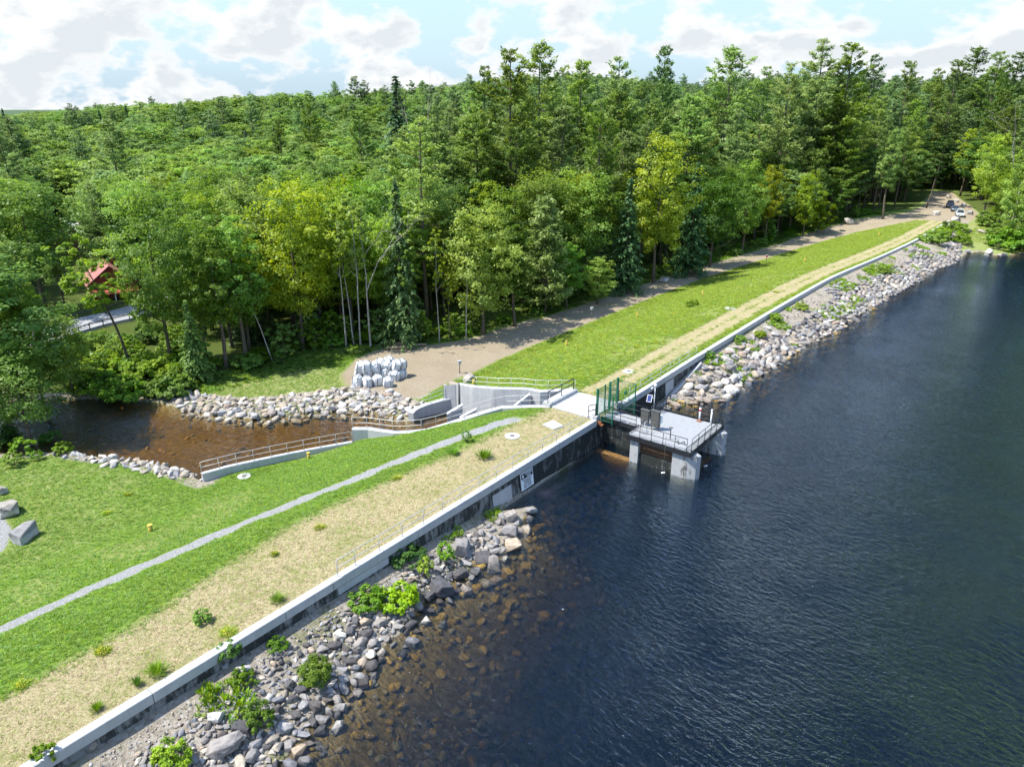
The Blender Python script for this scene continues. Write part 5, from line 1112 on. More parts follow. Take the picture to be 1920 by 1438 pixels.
for px, py, w, cl, lb in [(16, 962, 50, 'white', 'big pale angular boulder at the left picture edge on the near lawn'), (45, 1010, 54, 'white', 'squarish two-toned boulder on the near lawn, lower of the pair by the gravel'), (0, 925, 30, 'white', 'white boulder half out of frame above the two lawn boulders'),
        (956, 1000, 34, 'grey', 'tilted ridged grey boulder at the tip of the near shore rocks'), (987, 1000, 30, 'tan', 'smooth tan boulder at the waterline below the dam wall sign'), (995, 960, 30, 'grey', 'flat pale-topped boulder touching the dam wall corner by the sign'), (991, 978, 24, 'grey', 'cracked grey boulder just above the smooth tan one'), (958, 972, 30, 'grey', 'dark weathered boulder behind the tilted ridged one'),
        (962, 1026, 46, 'tan', 'large flat-topped boulder half in the water, widest on the near shore point'), (866, 1032, 42, 'grey', 'large pale grey boulder beside the tall yellow-green weeds'), (927, 1036, 26, 'grey', 'upright split boulder left of the large flat-topped one'), (903, 1050, 40, 'dark', 'dark cracked slab leaning in the middle of the near shore rocks'), (926, 1062, 36, 'grey', 'long pointed slab reaching into the water from the near shore'),
        (890, 1076, 32, 'dark', 'narrow dark slab lying between the cracked slab and the water'), (928, 1094, 28, 'pink', 'reddish rounded boulder in the shallows'), (912, 1100, 28, 'tan', 'tan rounded boulder in the shallows touching the reddish one'), (875, 1112, 28, 'grey', 'squat grey boulder standing in the shallows left of the tan one'), (862, 1082, 34, 'dark', 'black angular boulder behind the squat grey one'), (828, 1112, 52, 'dark', 'biggest dark blue-grey boulder on the near shore below the weeds'),
        (805, 1122, 26, 'dark', 'small black boulder under the biggest dark one'), (945, 1036, 24, 'tan', 'tan boulder beside the large flat-topped one'), (946, 1052, 20, 'white', 'small white wedge of rock at the waterline'), (987, 1068, 34, 'gold', 'golden submerged boulder off the near shore'), (951, 1080, 30, 'gold', 'yellowish boulder just under the water beside the reddish one'), (928, 1126, 22, 'gold', 'golden submerged rock in line with the reddish boulder'), (958, 1134, 28, 'gold', 'mottled golden submerged rock farther out'), (1020, 1160, 38, 'gold', 'large dim submerged boulder farthest from the near shore'), (740, 1290, 26, 'gold', 'round golden submerged rock near the lower shoreline'),
        (424, 1408, 54, 'grey', 'big pale grey block near the bottom edge, longest rock on the lower shore'), (405, 1350, 28, 'white', 'white faceted rock above the big pale block'), (456, 1372, 40, 'dark', 'dark angular block right of the white faceted rock'), (457, 1257, 30, 'white', 'flat pale rock on bare soil under the dam wall'), (422, 1248, 18, 'white', 'small pale rock left of the flat one under the dam wall'), (174, 1400, 22, 'tan', 'rounded tan rock at the lower left foot of the dam wall'), (682, 1280, 34, 'dark', 'dark flat slab at the waterline of the lower shore'), (716, 1228, 22, 'tan', 'upright pale brown rock at the waterline among grey rubble'),
        (1591, 421, 20, 'tan', 'large round brown boulder in the shade of the far forest edge'), (1754, 404, 16, 'white', 'white rock at the car park entrance'), (1792, 415, 16, 'white', 'white rock at the far end of the dam wall'), (1818, 402, 14, 'white', 'white rock beside the front parked car'), (1839, 410, 13, 'tan', 'tan rock at the edge of the beach track'), (1841, 437, 17, 'white', 'white flat rock in the middle of the beach grass'), (1815, 435, 14, 'tan', 'tan rock in the beach grass left of the flat white one'), (1778, 372, 12, 'white', 'white rock behind the parked cars'), (1793, 380, 12, 'white', 'pale rock behind the middle parked car'), (1806, 388, 12, 'white', 'pale rock just behind the front parked car'),
        (1854, 478, 16, 'white', 'white rock on the beach waterline, upper of a pair'), (1848, 484, 14, 'white', 'white rock on the beach waterline, lower of a pair'), (1813, 474, 13, 'white', 'pale rock where the riprap meets the beach'), (1892, 503, 10, 'tan', 'small tan rock alone in the water off the beach'), (1914, 492, 10, 'tan', 'tan rock in the water at the right picture edge'), (1878, 482, 16, 'tan', 'long low rock on the beach waterline'), (1894, 516, 9, 'gold', 'tiny submerged rock off the beach'),
        (1370, 738, 32, 'white', 'smooth white boulder at the near end of the far riprap, brightest at the waterline'), (1324, 716, 24, 'tan', 'rounded pale boulder next to the sloping kerb'), (1374, 716, 24, 'white', 'white angular boulder above the smooth white one'), (1360, 722, 26, 'white', 'pale boulder left of the smooth white one'), (1406, 718, 17, 'tan', 'cream rounded boulder near the waterline'), (1426, 716, 20, 'grey', 'grey flat boulder at the waterline right of the cream one'), (1393, 686, 22, 'tan', 'pale wedge boulder among green weeds'), (1368, 696, 24, 'grey', 'grey boulder left of the pale wedge'), (1407, 692, 20, 'grey', 'blocky grey boulder right of the pale wedge'), (1422, 702, 20, 'grey', 'brownish grey boulder above the flat one'), (1348, 706, 22, 'tan', 'wide tan boulder between the kerb and the grey ones'), (1294, 744, 21, 'dark', 'dark rounded boulder at the foot of the sloping kerb'), (1277, 758, 16, 'gold', 'ochre boulder in the water at the foot of the kerb'), (1310, 752, 18, 'tan', 'tan boulder at the waterline right of the kerb foot'), (1395, 735, 14, 'white', 'small white boulder lowest at the waterline'),
        (618, 648, 17, 'tan', 'upright tan stone at the shaded tree line'), (1246, 528, 18, 'white', 'pale rock in the roadside grass under the trees'), (880, 716, 26, 'white', 'white block of stone at the corner of the white handrail'), (851, 724, 22, 'tan', 'tan flat stone where the outlet wall begins')]:
    g = ground(px, py); r_ = w * np.hypot(g[1], CH) / FPX / 2 * 1.05
    flat_ = .8 if 'flat' not in lb and 'slab' not in lb else .5
    boulder(g, (r_ * (1.0 if 'long' not in lb else 1.25), r_ * rng.uniform(.75, .95), r_ * flat_), cl, lb, sink=.12 if 'submerged' not in lb else .3, mi=(9 + int(rng.integers(4))) if any(k in lb for k in ('smooth', 'round')) else 13 + int(rng.integers(5)))
def addrocks(xy, size, cols, p, zone, lift=0.0):
    z = zof(xy[:, 0], xy[:, 1]); cc = rng.choice(cols, len(xy), p=p)
    for (x, y), zz, s, c in zip(xy, z, size, cc): RL.append((x, y, zz + lift, s, c, zone))
def packed(n, fs, sizes, inside, gap=1.0):
    """scatter with rejection, largest first; fs draws candidate points"""
    sizes = np.sort(sizes)[::-1]; cell = {}; out = []; os2 = []
    C_ = fs(n * 6); k_ = inside(C_[:, 0], C_[:, 1]); C_ = C_[k_]; i = 0
    for x, y in C_:
        if i >= len(sizes): break
        s = sizes[i]; ok_ = True; cx_, cy_ = int(x // 1.5), int(y // 1.5)
        for a in (-1, 0, 1):
            for b in (-1, 0, 1):
                for (u, v, t) in cell.get((cx_ + a, cy_ + b), ()):
                    if (u - x) ** 2 + (v - y) ** 2 < ((s + t) * .66 * gap) ** 2: ok_ = False
        if ok_: cell.setdefault((cx_, cy_), []).append((x, y, s)); out.append((x, y)); os2.append(s); i += 1
    return np.array(out), np.array(os2)
def fs_sd(s0, s1, d0, d1):
    def f(n): return np.stack(LP(rng.uniform(s0, s1, n), rng.uniform(d0, d1, n)), 1)
    return f
LK = lambda x, y: sdpoly(LAKE, x, y)
# near shore: bigger blocks at the water, gravel up the bank
a, b = packed(640, fs_sd(-6, 30, -9, -1.2), rng.uniform(.13, .42, 640), lambda x, y: (LK(x, y) > -1.0) & (LK(x, y) < 2.3) & ~((SD(x, y)[0] < 4) & (LK(x, y) > 1.4))); addrocks(a, b, ['grey', 'dark', 'tan', 'white'], [.56, .28, .10, .06], 'near')
a, b = packed(2000, fs_sd(1, 26, -6.5, -.9), rng.uniform(.07, .24, 2000), lambda x, y: (LK(x, y) > .2) & (LK(x, y) < 4.3)); addrocks(a, b, ['grey', 'dark', 'white', 'tan'], [.55, .15, .18, .12], 'near')
a, b = packed(2600, fs_sd(-8, 29, -8, -.5), rng.uniform(.03, .11, 2600), lambda x, y: LK(x, y) > 0); addrocks(a, b, ['grey', 'white', 'tan', 'dark'], [.45, .2, .25, .1], 'near')
a, b = packed(260, fs_sd(-8, 6, -7, -1), rng.uniform(.08, .2, 260), lambda x, y: LK(x, y) > .3); addrocks(a, b, ['tan', 'white', 'grey', 'pink'], [.5, .2, .2, .1], 'near')
# under water off the near shore
a, b = packed(900, fs_sd(-8, 31, -19, -2), rng.uniform(.10, .42, 900) ** 1.15, lambda x, y: (LK(x, y) < -.4) & (LK(x, y) > -11)); addrocks(a, b, ['gold', 'tan', 'grey', 'dark'], [.62, .26, .08, .04], 'bed')
a, b = packed(200, fs_sd(30, 46, -7, -1.2), rng.uniform(.10, .45, 200), lambda x, y: (LK(x, y) < -.3) & (LK(x, y) > -4.5)); addrocks(a, b, ['gold', 'tan', 'dark'], [.5, .2, .3], 'bed')
# far riprap
a, b = packed(330, fs_sd(54, 84, -10, -.7), rng.uniform(.25, .68, 330), lambda x, y: (LK(x, y) > -.5) & (SD(x, y)[1] < -.75)); addrocks(a, b, ['grey', 'tan', 'white', 'pink'], [.45, .25, .18, .12], 'far')
a, b = packed(4600, fs_sd(66, 194, -12, -1.0), rng.uniform(.20, .5, 4600), lambda x, y: (LK(x, y) > -.3) & ((SD(x, y)[1] < -3.2) | (vnoise(x, y, .16, 8) > .66)) & ((SD(x, y)[0] < 158) | (np.abs(SD(x, y)[1] - STRIP(SD(x, y)[0])) < 1.3))); addrocks(a, b, ['grey', 'tan', 'white', 'dark', 'pink'], [.60, .10, .10, .14, .06], 'far')
a, b = packed(1500, fs_sd(55, 196, -12, -.8), rng.uniform(.10, .2, 1500), lambda x, y: (LK(x, y) > -.3) & ((SD(x, y)[0] < 158) | (np.abs(SD(x, y)[1] - STRIP(SD(x, y)[0])) < 1.3))); addrocks(a, b, ['grey', 'tan', 'dark'], [.55, .3, .15], 'far')
a, b = packed(260, fs_sd(56, 110, -14, -3), rng.uniform(.2, .5, 260), lambda x, y: (LK(x, y) < -.3) & (LK(x, y) > -2.6)); addrocks(a, b, ['gold', 'tan', 'grey'], [.5, .3, .2], 'bed')
# stream banks
NB = FP([(318, 752), (345, 738), (400, 745), (470, 752), (540, 744), (600, 738), (660, 728), (735, 738), (765, 752), (800, 760), (778, 778), (740, 786), (690, 778), (640, 775), (560, 782), (480, 792), (400, 785), (340, 772)], -3.9)
fsN = lambda n: np.stack([rng.uniform(NB[:, 0].min(), NB[:, 0].max(), n), rng.uniform(NB[:, 1].min(), NB[:, 1].max(), n)], 1)
a, b = packed(260, fsN, rng.uniform(.3, .64, 260), lambda x, y: sdpoly(NB, x, y) < -.1, .95); addrocks(a, b, ['white', 'tan', 'grey', 'pink'], [.52, .34, .06, .08], 'north')
a, b = packed(420, fsN, rng.uniform(.12, .32, 420), lambda x, y: sdpoly(NB, x, y) < 0); addrocks(a, b, ['white', 'tan', 'grey'], [.4, .4, .2], 'north')
SB = FP([(100, 852), (150, 850), (220, 855), (300, 862), (345, 872), (385, 882), (388, 897), (330, 898), (270, 890), (215, 876), (150, 866), (105, 860)], -3.8)
fsS = lambda n: np.stack([rng.uniform(SB[:, 0].min(), SB[:, 0].max(), n), rng.uniform(SB[:, 1].min(), SB[:, 1].max(), n)], 1)
a, b = packed(150, fsS, rng.uniform(.18, .5, 150), lambda x, y: (sdpoly(SB, x, y) < 0) & (sdpoly(POOL, x, y) > -.6)); addrocks(a, b, ['white', 'tan', 'grey'], [.6, .2, .2], 'south')
a, b = packed(120, lambda n: np.stack([rng.uniform(-45, -8, n), rng.uniform(53, 70, n)], 1), rng.uniform(.1, .3, 120), lambda x, y: (sdpoly(POOL, x, y) < -.5)); addrocks(a, b, ['gold', 'tan', 'dark'], [.5, .2, .3], 'streambed')
ZN = {'near': ('rock on the near lake shore below the dam wall', 'rocks on the near lake shore'), 'far': ('rock in the long riprap beyond the platform', 'rocks in the long riprap'), 'north': ('bank stone below the white bags beside the stream', 'stones on the stream bank by the bags'),
      'south': ('flat stone between the near lawn and the stream', 'stones between near lawn and stream'), 'bed': ('submerged rock seen through the lake shallows', 'submerged rocks in the shallows'), 'streambed': ('submerged stone in the brown stream', 'submerged stones in the stream')}
CN = {'grey': 'grey', 'tan': 'tan', 'white': 'whitish', 'dark': 'dark', 'gold': 'golden', 'pink': 'pinkish'}
RL.sort(key=lambda t: -(t[3] / math.dist((t[0], t[1], t[2]), (0, 0, CH))) * (.45 if t[5] in ('bed', 'streambed') else 1))
lim = 296 - NROCK
for x, y, z, s, c, zn in RL[:lim]:
    l_ = CN[c] + ' ' + ZN[zn][0]; boulder((x, y, z), (s * 1.15, s * rng.uniform(.75, 1.0), s * rng.uniform(.6, .9)), c, l_, CN[c] + ' ' + ZN[zn][1], sink=.22)
rest_r = RL[lim:]
_ro = []
for c in RC:
    mt_ = mat_rock((*RC[c], 1))
    for mi in (0, 2, 4, 7, 10, 12): me_ = ROCKS[mi].copy(); me_.materials.clear(); me_.materials.append(mt_); _ro.append(bpy.data.objects.new('rock', me_))
_ck = list(RC)
for nm, zs_, lb in (('riprap', ('near', 'far', 'north', 'south'), 'loose riprap and small stones along the lake shore and stream banks'), ('bed_stones', ('bed', 'streambed'), 'small submerged stones under the shallow water')):
    q = [t for t in rest_r if t[5] in zs_]; n = len(q); s_ = np.array([t[3] for t in q])
    objs = [o.copy() for o in _ro]
    scatter(nm, objs, np.array([(t[0], t[1], t[2] + t[3] * .18) for t in q]), np.stack([s_ * 1.1, s_ * rng.uniform(.75, 1, n), s_ * rng.uniform(.6, .95, n)], 1), np.stack([rng.normal(size=n) * .35, rng.normal(size=n) * .35, rng.random(n) * 6.28], 1), np.array([_ck.index(t[4]) * 6 + (int(rng.integers(6)) if nm == 'riprap' else 4 + int(rng.integers(2))) for t in q]), 'stuff', lb, 'stones')
print('ROCKS', NROCK, len(rest_r))

# ------------------------------------------------------------------ low plants
SH = [(1.5, shrub(1.5, .95, 61)), (1.5, shrub(1.5, 1.1, 62, 84)), (1.2, shrub(1.2, 1.0, 63, 60, 40, .058)), (1.6, shrub(1.6, .75, 64, 34))]
SPK = [(.7, spikes(.7, .6, 71, 420, 'weed', .010)), (.6, spikes(.6, .6, 72, 300, 'weed', .016)), (.8, spikes(.8, .4, 73, 260, 'weed', .012))]
M['flowerleaf'] = M['flower']
FL = quads('flowers', (lambda n: leafquads(np.stack([rng.normal(size=n) * .38, rng.normal(size=n) * .3, rng.uniform(.1, .28, n)], 1), unit(rng.normal(size=(n, 3)) * .5 + (0, 0, 1)), .028, 1.0))(90), rng.random(90), [M['flower']])
def bush(px, py, hpx, label, k_=None, col=GR, group=None, wx=1.0, nm='shrub', g=None):
    g = ground(px, py) if g is None else g; h = hpx * np.hypot(g[1], CH - g[2]) / FPX / .93
    H0, (sm, fm) = SH[int(rng.integers(len(SH))) if k_ is None else k_]; e = thing(nm, label, 'shrub', g, group, rng.random() * 6.28); s = h / H0; e.scale = (s * wx, s * wx, s)
    for pn, m_ in (('stem', sm), ('foliage', fm)): o = bpy.data.objects.new(pn, m_); COL.objects.link(o); o.parent = e; o.color = (*col, 1)
    return e
def tuft(px, py, hpx, label, k_=0, col=GR, flowers=False, nm='weed_clump', group=None, wx=1.0):
    g = ground(px, py); h = hpx * np.hypot(g[1], CH - g[2]) / FPX / .93; H0, fm = SPK[k_]; e = thing(nm, label, 'weed', g, group, rng.random() * 6.28); s = h / H0; e.scale = (s * wx, s * wx, s)
    o = bpy.data.objects.new('leaves', fm); COL.objects.link(o); o.parent = e; o.color = (*col, 1)
    if flowers: o = bpy.data.objects.new('blossoms', FL); COL.objects.link(o); o.parent = e
    return e
YW = (1.7, 1.25, .6)
bush(592, 1278, 50, 'biggest leafy green shrub on the rubble shore', 1, LG, None, .72); bush(488, 1362, 54, 'second leafy shrub on the lower shore, left of the biggest', 0, LG, None, .62); bush(322, 1436, 48, 'yellow-green shrub at the bottom edge of the lower shore', 2, (1.6, 1.3, .75), None, .7); bush(86, 1432, 46, 'green shrub growing against the dam wall at the bottom left', 3, LG, None, .8)
bush(800, 1082, 44, 'bright yellow-green weedy bush among the dark boulders', 3, (1.6, 1.3, .6), None, .7); bush(838, 1058, 52, 'tall narrow green weed bush beside the pale grey boulder', 3, (1.5, 1.3, .8), None, .6); bush(748, 1130, 34, 'low yellowish weed bush left of the biggest dark boulder', 2, (1.7, 1.3, .7), None, 1.2); bush(688, 1130, 28, 'low green weed bush on bare soil above the rubble', 2, LG, None, 1.3)
bush(425, 1226, 24, 'small dark green plant at the foot of the dam wall', 2, GR, None, 1.1); bush(455, 1275, 22, 'small olive plant by the flat pale rock', 2, (1.3, 1.1, .8)); bush(520, 1215, 20, 'small plant under the dam wall near the joint', 2); bush(765, 1050, 26, 'dark green weeds in the shade of the dam wall', 2, DG, None, 1.4)
bush(380, 1166, 26, 'round grey-green tuft in the dry turf', 0, (1.3, 1.15, 1.6), None, .85, 'weed_clump'); bush(875, 828, 26, 'wispy grey-green tuft on the edge of the gravel path', 3, (1.3, 1.15, 1.6), None, .7, 'weed_clump'); tuft(908, 858, 14, 'small green tuft in the dry turf near the round pad', 1, wx=1.2); tuft(850, 852, 12, 'small green tuft left of the round pad', 1)
tuft(520, 1127, 14, 'small bright tuft in the dry turf beside the dam wall', 1, LG); tuft(295, 1262, 16, 'broad-leaved weed at the land side of the dam wall', 1, LG, wx=1.2); tuft(258, 1285, 18, 'grassy weed at the land side of the dam wall, left of the broad-leaved one', 2); tuft(182, 1330, 12, 'tiny bright weed on the dry turf near the dam wall', 1, LG)
for px, py, w, lb in ((193, 1222, 17, 'patch of yellow flowers in the middle of the dry turf'), (428, 1186, 18, 'patch of yellow flowers beside the dam wall'), (42, 1284, 17, 'patch of yellow flowers at the lower left lawn edge'), (600, 990, 12, 'patch of yellow flowers at the lawn edge near the handrail start'), (515, 1040, 10, 'small yellow flower patch on the lawn edge'), (240, 928, 9, 'yellow flower patch on the near lawn, upper of two'), (200, 963, 10, 'yellow flower patch on the near lawn, lower of two'), (1195, 652, 9, 'yellow flowers on the grassy bank above the green gate'), (1265, 590, 8, 'yellow flowers high on the grassy bank'), (745, 897, 10, 'yellow flowers at the lawn edge below the outlet'), (1130, 632, 7, 'faint yellow flowers low on the grassy bank'), (1455, 548, 7, 'yellow flowers beside the bare tracks')):
    g = ground(px, py); e = thing('flower_patch', lb, 'flowers', g, 'yellow flower patches', rng.random() * 6.28); s = w * np.hypot(g[1], CH) / FPX / .55; e.scale = (s, s, .9)
    o = bpy.data.objects.new('blossoms', FL); COL.objects.link(o); o.parent = e; o = bpy.data.objects.new('leaves', SPK[1][1]); COL.objects.link(o); o.parent = e; o.scale = (.9, .9, .3); o.color = (1.5, 1.25, .6, 1)
for px, py, h, lb in ((1330, 672, 14, 'weedy shrub where the riprap meets the dam wall'), (1385, 640, 12, 'green shrub against the dam wall above the riprap'), (1424, 632, 13, 'bright yellow-green shrub on the riprap below the wall'), (1455, 600, 13, 'dark green shrub on the land edge of the riprap'), (1500, 580, 13, 'yellow-green bush halfway along the riprap'), (1655, 512, 12, 'dark bush on the far riprap'), (1748, 455, 22, 'large green bush near the far end of the riprap'), (1762, 446, 20, 'leafy bush beside the large green one at the far end'), (1780, 432, 16, 'bush at the very end of the dam wall'), (1800, 455, 16, 'bright bush at the corner of the beach'), (1815, 462, 14, 'low bush at the beach waterline'), (1298, 574, 12, 'weeds on the land side of the wall'), (1801, 436, 15, 'bright bush beside the narrow end of the riprap'), (1797, 448, 15, 'yellow green bush between the riprap end and the beach'), (1893, 466, 36, 'rounded bush at the right edge shoreline'), (1914, 468, 40, 'bush cut by the right picture edge above the shoreline'), (1872, 452, 30, 'green bush under the leafy shore tree'), (1850, 424, 26, 'bush behind the flat white beach rock')): bush(px, py, h, lb, None, LG if 'yellow' not in lb else (1.7, 1.3, .7), None, 1.2)
# thicket on the stream banks and along the forest edge
for i in range(58):
    px, py = rng.uniform(130, 345), rng.uniform(632, 748)
    if py < 650 - (px - 130) * .1 or (px < 200 and py > 735): continue
    bush(px, py, rng.uniform(22, 40), 'light green shrub in the thicket between the road and the stream', None, (1.5, 1.25, .8) if rng.random() < .6 else GR, 'shrubs in the thicket between road and stream', 1.2)
for px, py, h, lb in ((45, 855, 40, 'feathery pale green bush on the left stream bank'), (98, 838, 34, 'dark green bush between the two leaning trunks and the stream'), (25, 872, 30, 'low bright bush at the left edge above the near lawn'), (120, 850, 22, 'small bush where the left bank meets the flat stones'), (10, 840, 40, 'tall dark bush at the left edge'), (70, 862, 20, 'olive grass clump on the left bank'), (235, 748, 40, 'leafy bush hanging over the far side of the stream'), (290, 742, 30, 'bright bush above the far waterline of the stream'), (345, 735, 36, 'rounded green bush where the bank stones begin')): bush(px, py, h, lb, None, LG if 'dark' not in lb else DG, None, 1.1)
_e = np.array([LP(s, FAR(s) + 2.5) for s in np.arange(66, 205, 2.1)])
for x, y in np.concatenate([_e, FP([(q, np.interp(q, [380, 560, 700, 880], [712, 664, 646, 632])) for q in np.arange(380, 890, 15)], -4)]):
    x += rng.normal() * 1.2; y += rng.normal() * 1.0 + .8
    if rng.random() < .35: g = (x, y, float(zof(x, y)[0])); plant('sapling', g, rng.uniform(2, 5.5), 'leafy sapling in the shade along the forest edge', 'saplings along the forest edge', 1.1, None, (1.2, 1.15, .9) if rng.random() < .5 else (.9, .95, .9))
    else: g = np.array((x, y, float(zof(x, y)[0]))); bush(0, 0, 1.0 * rng.uniform(.7, 1.8) * FPX * .93 / np.hypot(y, CH), 'low green shrub at the foot of the forest edge', None, (1.1, 1.1, .9), 'shrubs along the forest edge', 1.3, g=g)

# grass and weeds nobody could count
def sc_grass(name, n, s0, s1, d0, d1, accept, protos, smin, smax, label):
    s = rng.uniform(s0, s1, n); d = rng.uniform(d0, d1, n); x, y = LP(s, d); z = zsd(s, d, x, y); mk = masks(x, y, s, d, z); px, py, dd = proj(x, y, z)
    k = accept(x, y, s, d, *mk) & (px > -900) & (px < 2300) & (py < 2000) & (dd > 2); x, y, z = x[k], y[k], z[k]; m = len(x); sc = rng.uniform(smin, smax, m)
    return scatter(name, protos, np.stack([x, y, z], 1), np.stack([sc, sc, sc * rng.uniform(.7, 1.2, m)], 1), np.stack([np.zeros(m), np.zeros(m), rng.random(m) * 6.28], 1), rng.integers(0, len(protos), m), 'stuff', label, 'grass')
def gproto(H, W, n, seed, wd, col, mat='grassblade'):
    M['_g%d' % seed] = mat_leaf('grass_tuft', (.095, .18, .018) if mat == 'grassblade' else (.07, .165, .012), (.19, .30, .035) if mat == 'grassblade' else (.18, .30, .024), .3, col, .8 if mat == 'grassblade' else .4)
    return bpy.data.objects.new('tuft', spikes(H, W, seed, n, '_g%d' % seed, wd))
sc_grass('grass', 260000, -34, 62, .7, 46, lambda x, y, s, d, dry, dirt, grav, shore, forest, bed: (rng.random(len(x)) > dry * 1.0 + grav * 2 + dirt * 2 + bed * 2 + shore * .8) & (sdpoly(POOL, x, y) > .5),
         [gproto(.07, .14, 14, 81, .012, (1, 1, 1)), gproto(.06, .15, 14, 82, .012, (1.35, 1.2, .8)), gproto(.09, .12, 12, 83, .012, (.8, .9, .8)), gproto(.07, .15, 14, 84, .013, (1.1, 1.1, 1.2))], .7, 1.5, 'mown lawn grass on the near slope of the dam')
sc_grass('meadow_grass', 90000, 48, 210, .7, 24, lambda x, y, s, d, dry, dirt, grav, shore, forest, bed: (rng.random(len(x)) > dry * 1.15 + dirt * 2 + bed * 2) & (d < NEAR(s) + .5) & (sdpoly(POOL, x, y) > .5),
         [gproto(.12, .24, 18, 85, .022, (1.55, 1.22, 1.1)), gproto(.11, .26, 18, 86, .022, (1.3, 1.1, 1.0)), gproto(.17, .2, 16, 87, .02, (1.75, 1.3, 1.2)), gproto(.11, .24, 16, 88, .022, (1.1, 1.05, 1.0))], .7, 1.5, 'rough meadow grass on the bank beyond the outlet')
sc_grass('dry_grass', 30000, -34, 49, .7, 8, lambda x, y, s, d, dry, dirt, grav, shore, forest, bed: (dry > .45) & (grav < .3) & (bed < .5),
         [gproto(.05, .10, 9, 91, .009, (2.75, 1.25, 7.5)), gproto(.04, .11, 9, 92, .009, (2.0, 1.02, 5.2)), gproto(.06, .09, 8, 93, .010, (1.6, 1.2, 1.6))], .6, 1.3, 'sparse dry grass on the crest of the dam')
sc_grass('shore_weeds', 16000, -10, 205, -6.5, -.4, lambda x, y, s, d, dry, dirt, grav, shore, forest, bed: (shore > .5) & (vnoise(x, y, .33, 12) > np.where((s > 66) & (d > -3.4), .56, .70)),
         [gproto(.3, .3, 20, 94, .035, (1.5, 1.25, .7), 'weed'), gproto(.25, .35, 20, 95, .04, (1.1, 1.1, .8), 'weed'), gproto(.38, .22, 16, 96, .03, (1.6, 1.36, .55), 'weed')], .5, 1.3, 'thin weeds growing between the stones of the lake shore')
sc_grass('beach_grass', 9000, 176, 262, -40, -6, lambda x, y, s, d, dry, dirt, grav, shore, forest, bed: (bed < .5) & (shore < .5) & (dirt < .4) & (vnoise(x, y, .3, 31) > .35),
         [gproto(.25, .34, 16, 61, .03, (1.7, 1.25, 1.2)), gproto(.2, .34, 16, 62, .03, (1.1, 1.05, .9))], .6, 1.4, 'yellow green grass on the small beach at the far end of the dam')
sc_grass('bank_grass', 26000, 20, 260, 22, 46, lambda x, y, s, d, dry, dirt, grav, shore, forest, bed: (dirt < .3) & (bed < .5) & (sdpoly(POOL, x, y) > .6) & (sdpoly(FOREST, x, y) < 6) & ((sdpoly(FOREST, x, y) > -3) | (rng.random(len(x)) < .3)),
         [gproto(.3, .3, 16, 97, .03, (.9, .95, .8)), gproto(.22, .34, 16, 98, .03, (1.2, 1.1, .8))], .6, 1.4, 'grass along the road edge and forest edge')

# ------------------------------------------------------------------ bulk bags
def bagmesh(seed):
    r_ = np.random.default_rng(seed); nu, nv = 20, 12; V = []
    for j in range(nv):
        t = j / (nv - 1); z = .9 * t; prof = (.92 + .08 * math.sin(math.pi * min(1, t * 1.1)) if t < .9 else .93 - (t - .9) * 2.2)
        for i in range(nu):
            a = 6.2832 * i / nu; ex = (abs(math.cos(a)) ** 6 + abs(math.sin(a)) ** 6) ** (-1 / 6)
            rr = .44 * ex * prof * (1 + .09 * math.sin(2 * a + seed * 2) * math.sin(4 * t + seed) + .04 * math.sin(5 * a + seed)) + .012 * r_.normal()
            V.append((rr * math.cos(a), rr * math.sin(a), z + (.03 * math.sin(4 * a + seed) if t > .6 else 0) - (.03 if j == 0 else 0)))
    F = [(j * nu + i, j * nu + (i + 1) % nu, (j + 1) * nu + (i + 1) % nu, (j + 1) * nu + i) for j in range(nv - 1) for i in range(nu)]; F.append(tuple((nv - 1) * nu + i for i in range(nu))); F.append(tuple(range(nu - 1, -1, -1)))
    me = bpy.data.meshes.new('sack'); me.from_pydata(V, [], F); me.materials.append(M['bag']); me.update(); return me
BAGS = [bagmesh(i) for i in range(4)]
def loopmesh():
    q = MB(); q.tube([(-.3, 0, .82), (-.2, 0, 1.0), (0, 0, 1.06), (.2, 0, 1.0), (.3, 0, .82)], .022, 5); return mesh_mb('lifting_loop', q, M['bag'])
def strapmesh():
    q = MB(); q.tube([(0, -.47, .02), (0, -.475, .5), (0, -.45, .80), (0, -.25, .93), (0, 0, .96), (0, .25, .93), (0, .45, .80), (0, .475, .5), (0, .47, .02)], .022, 5); return mesh_mb('strap', q, M['strap'])
LOOPM, STRAPM = loopmesh(), strapmesh()
def bag(px, py, layer, label, sc_=1.0, tilt=0.0):
    g = un(px, py, -4.0); z0 = float(zof(g[0], g[1])[0]); e = thing('bulk_bag', label, 'bulk bag', (g[0], g[1], z0 + layer * .92 - .02), 'white bulk bags in the pile', rng.uniform(-.5, .9)); e.scale = tuple(sc_ * v for v in rng.uniform(.9, 1.14, 3)); e.rotation_euler = (tilt, tilt * .6, e.rotation_euler[2])
    o = bpy.data.objects.new('sack', BAGS[int(rng.integers(4))]); COL.objects.link(o); o.parent = e
    for a in (0, 1): o = bpy.data.objects.new('lifting_loop', LOOPM); COL.objects.link(o); o.parent = e; o.location = (0, (-.22, .22)[a], -.02); o.rotation_euler = (0, 0, (.2, -.15)[a])
    for a in (0, 1): o = bpy.data.objects.new('strap', STRAPM); COL.objects.link(o); o.parent = e; o.location = ((-.26, .27)[a], 0, 0)
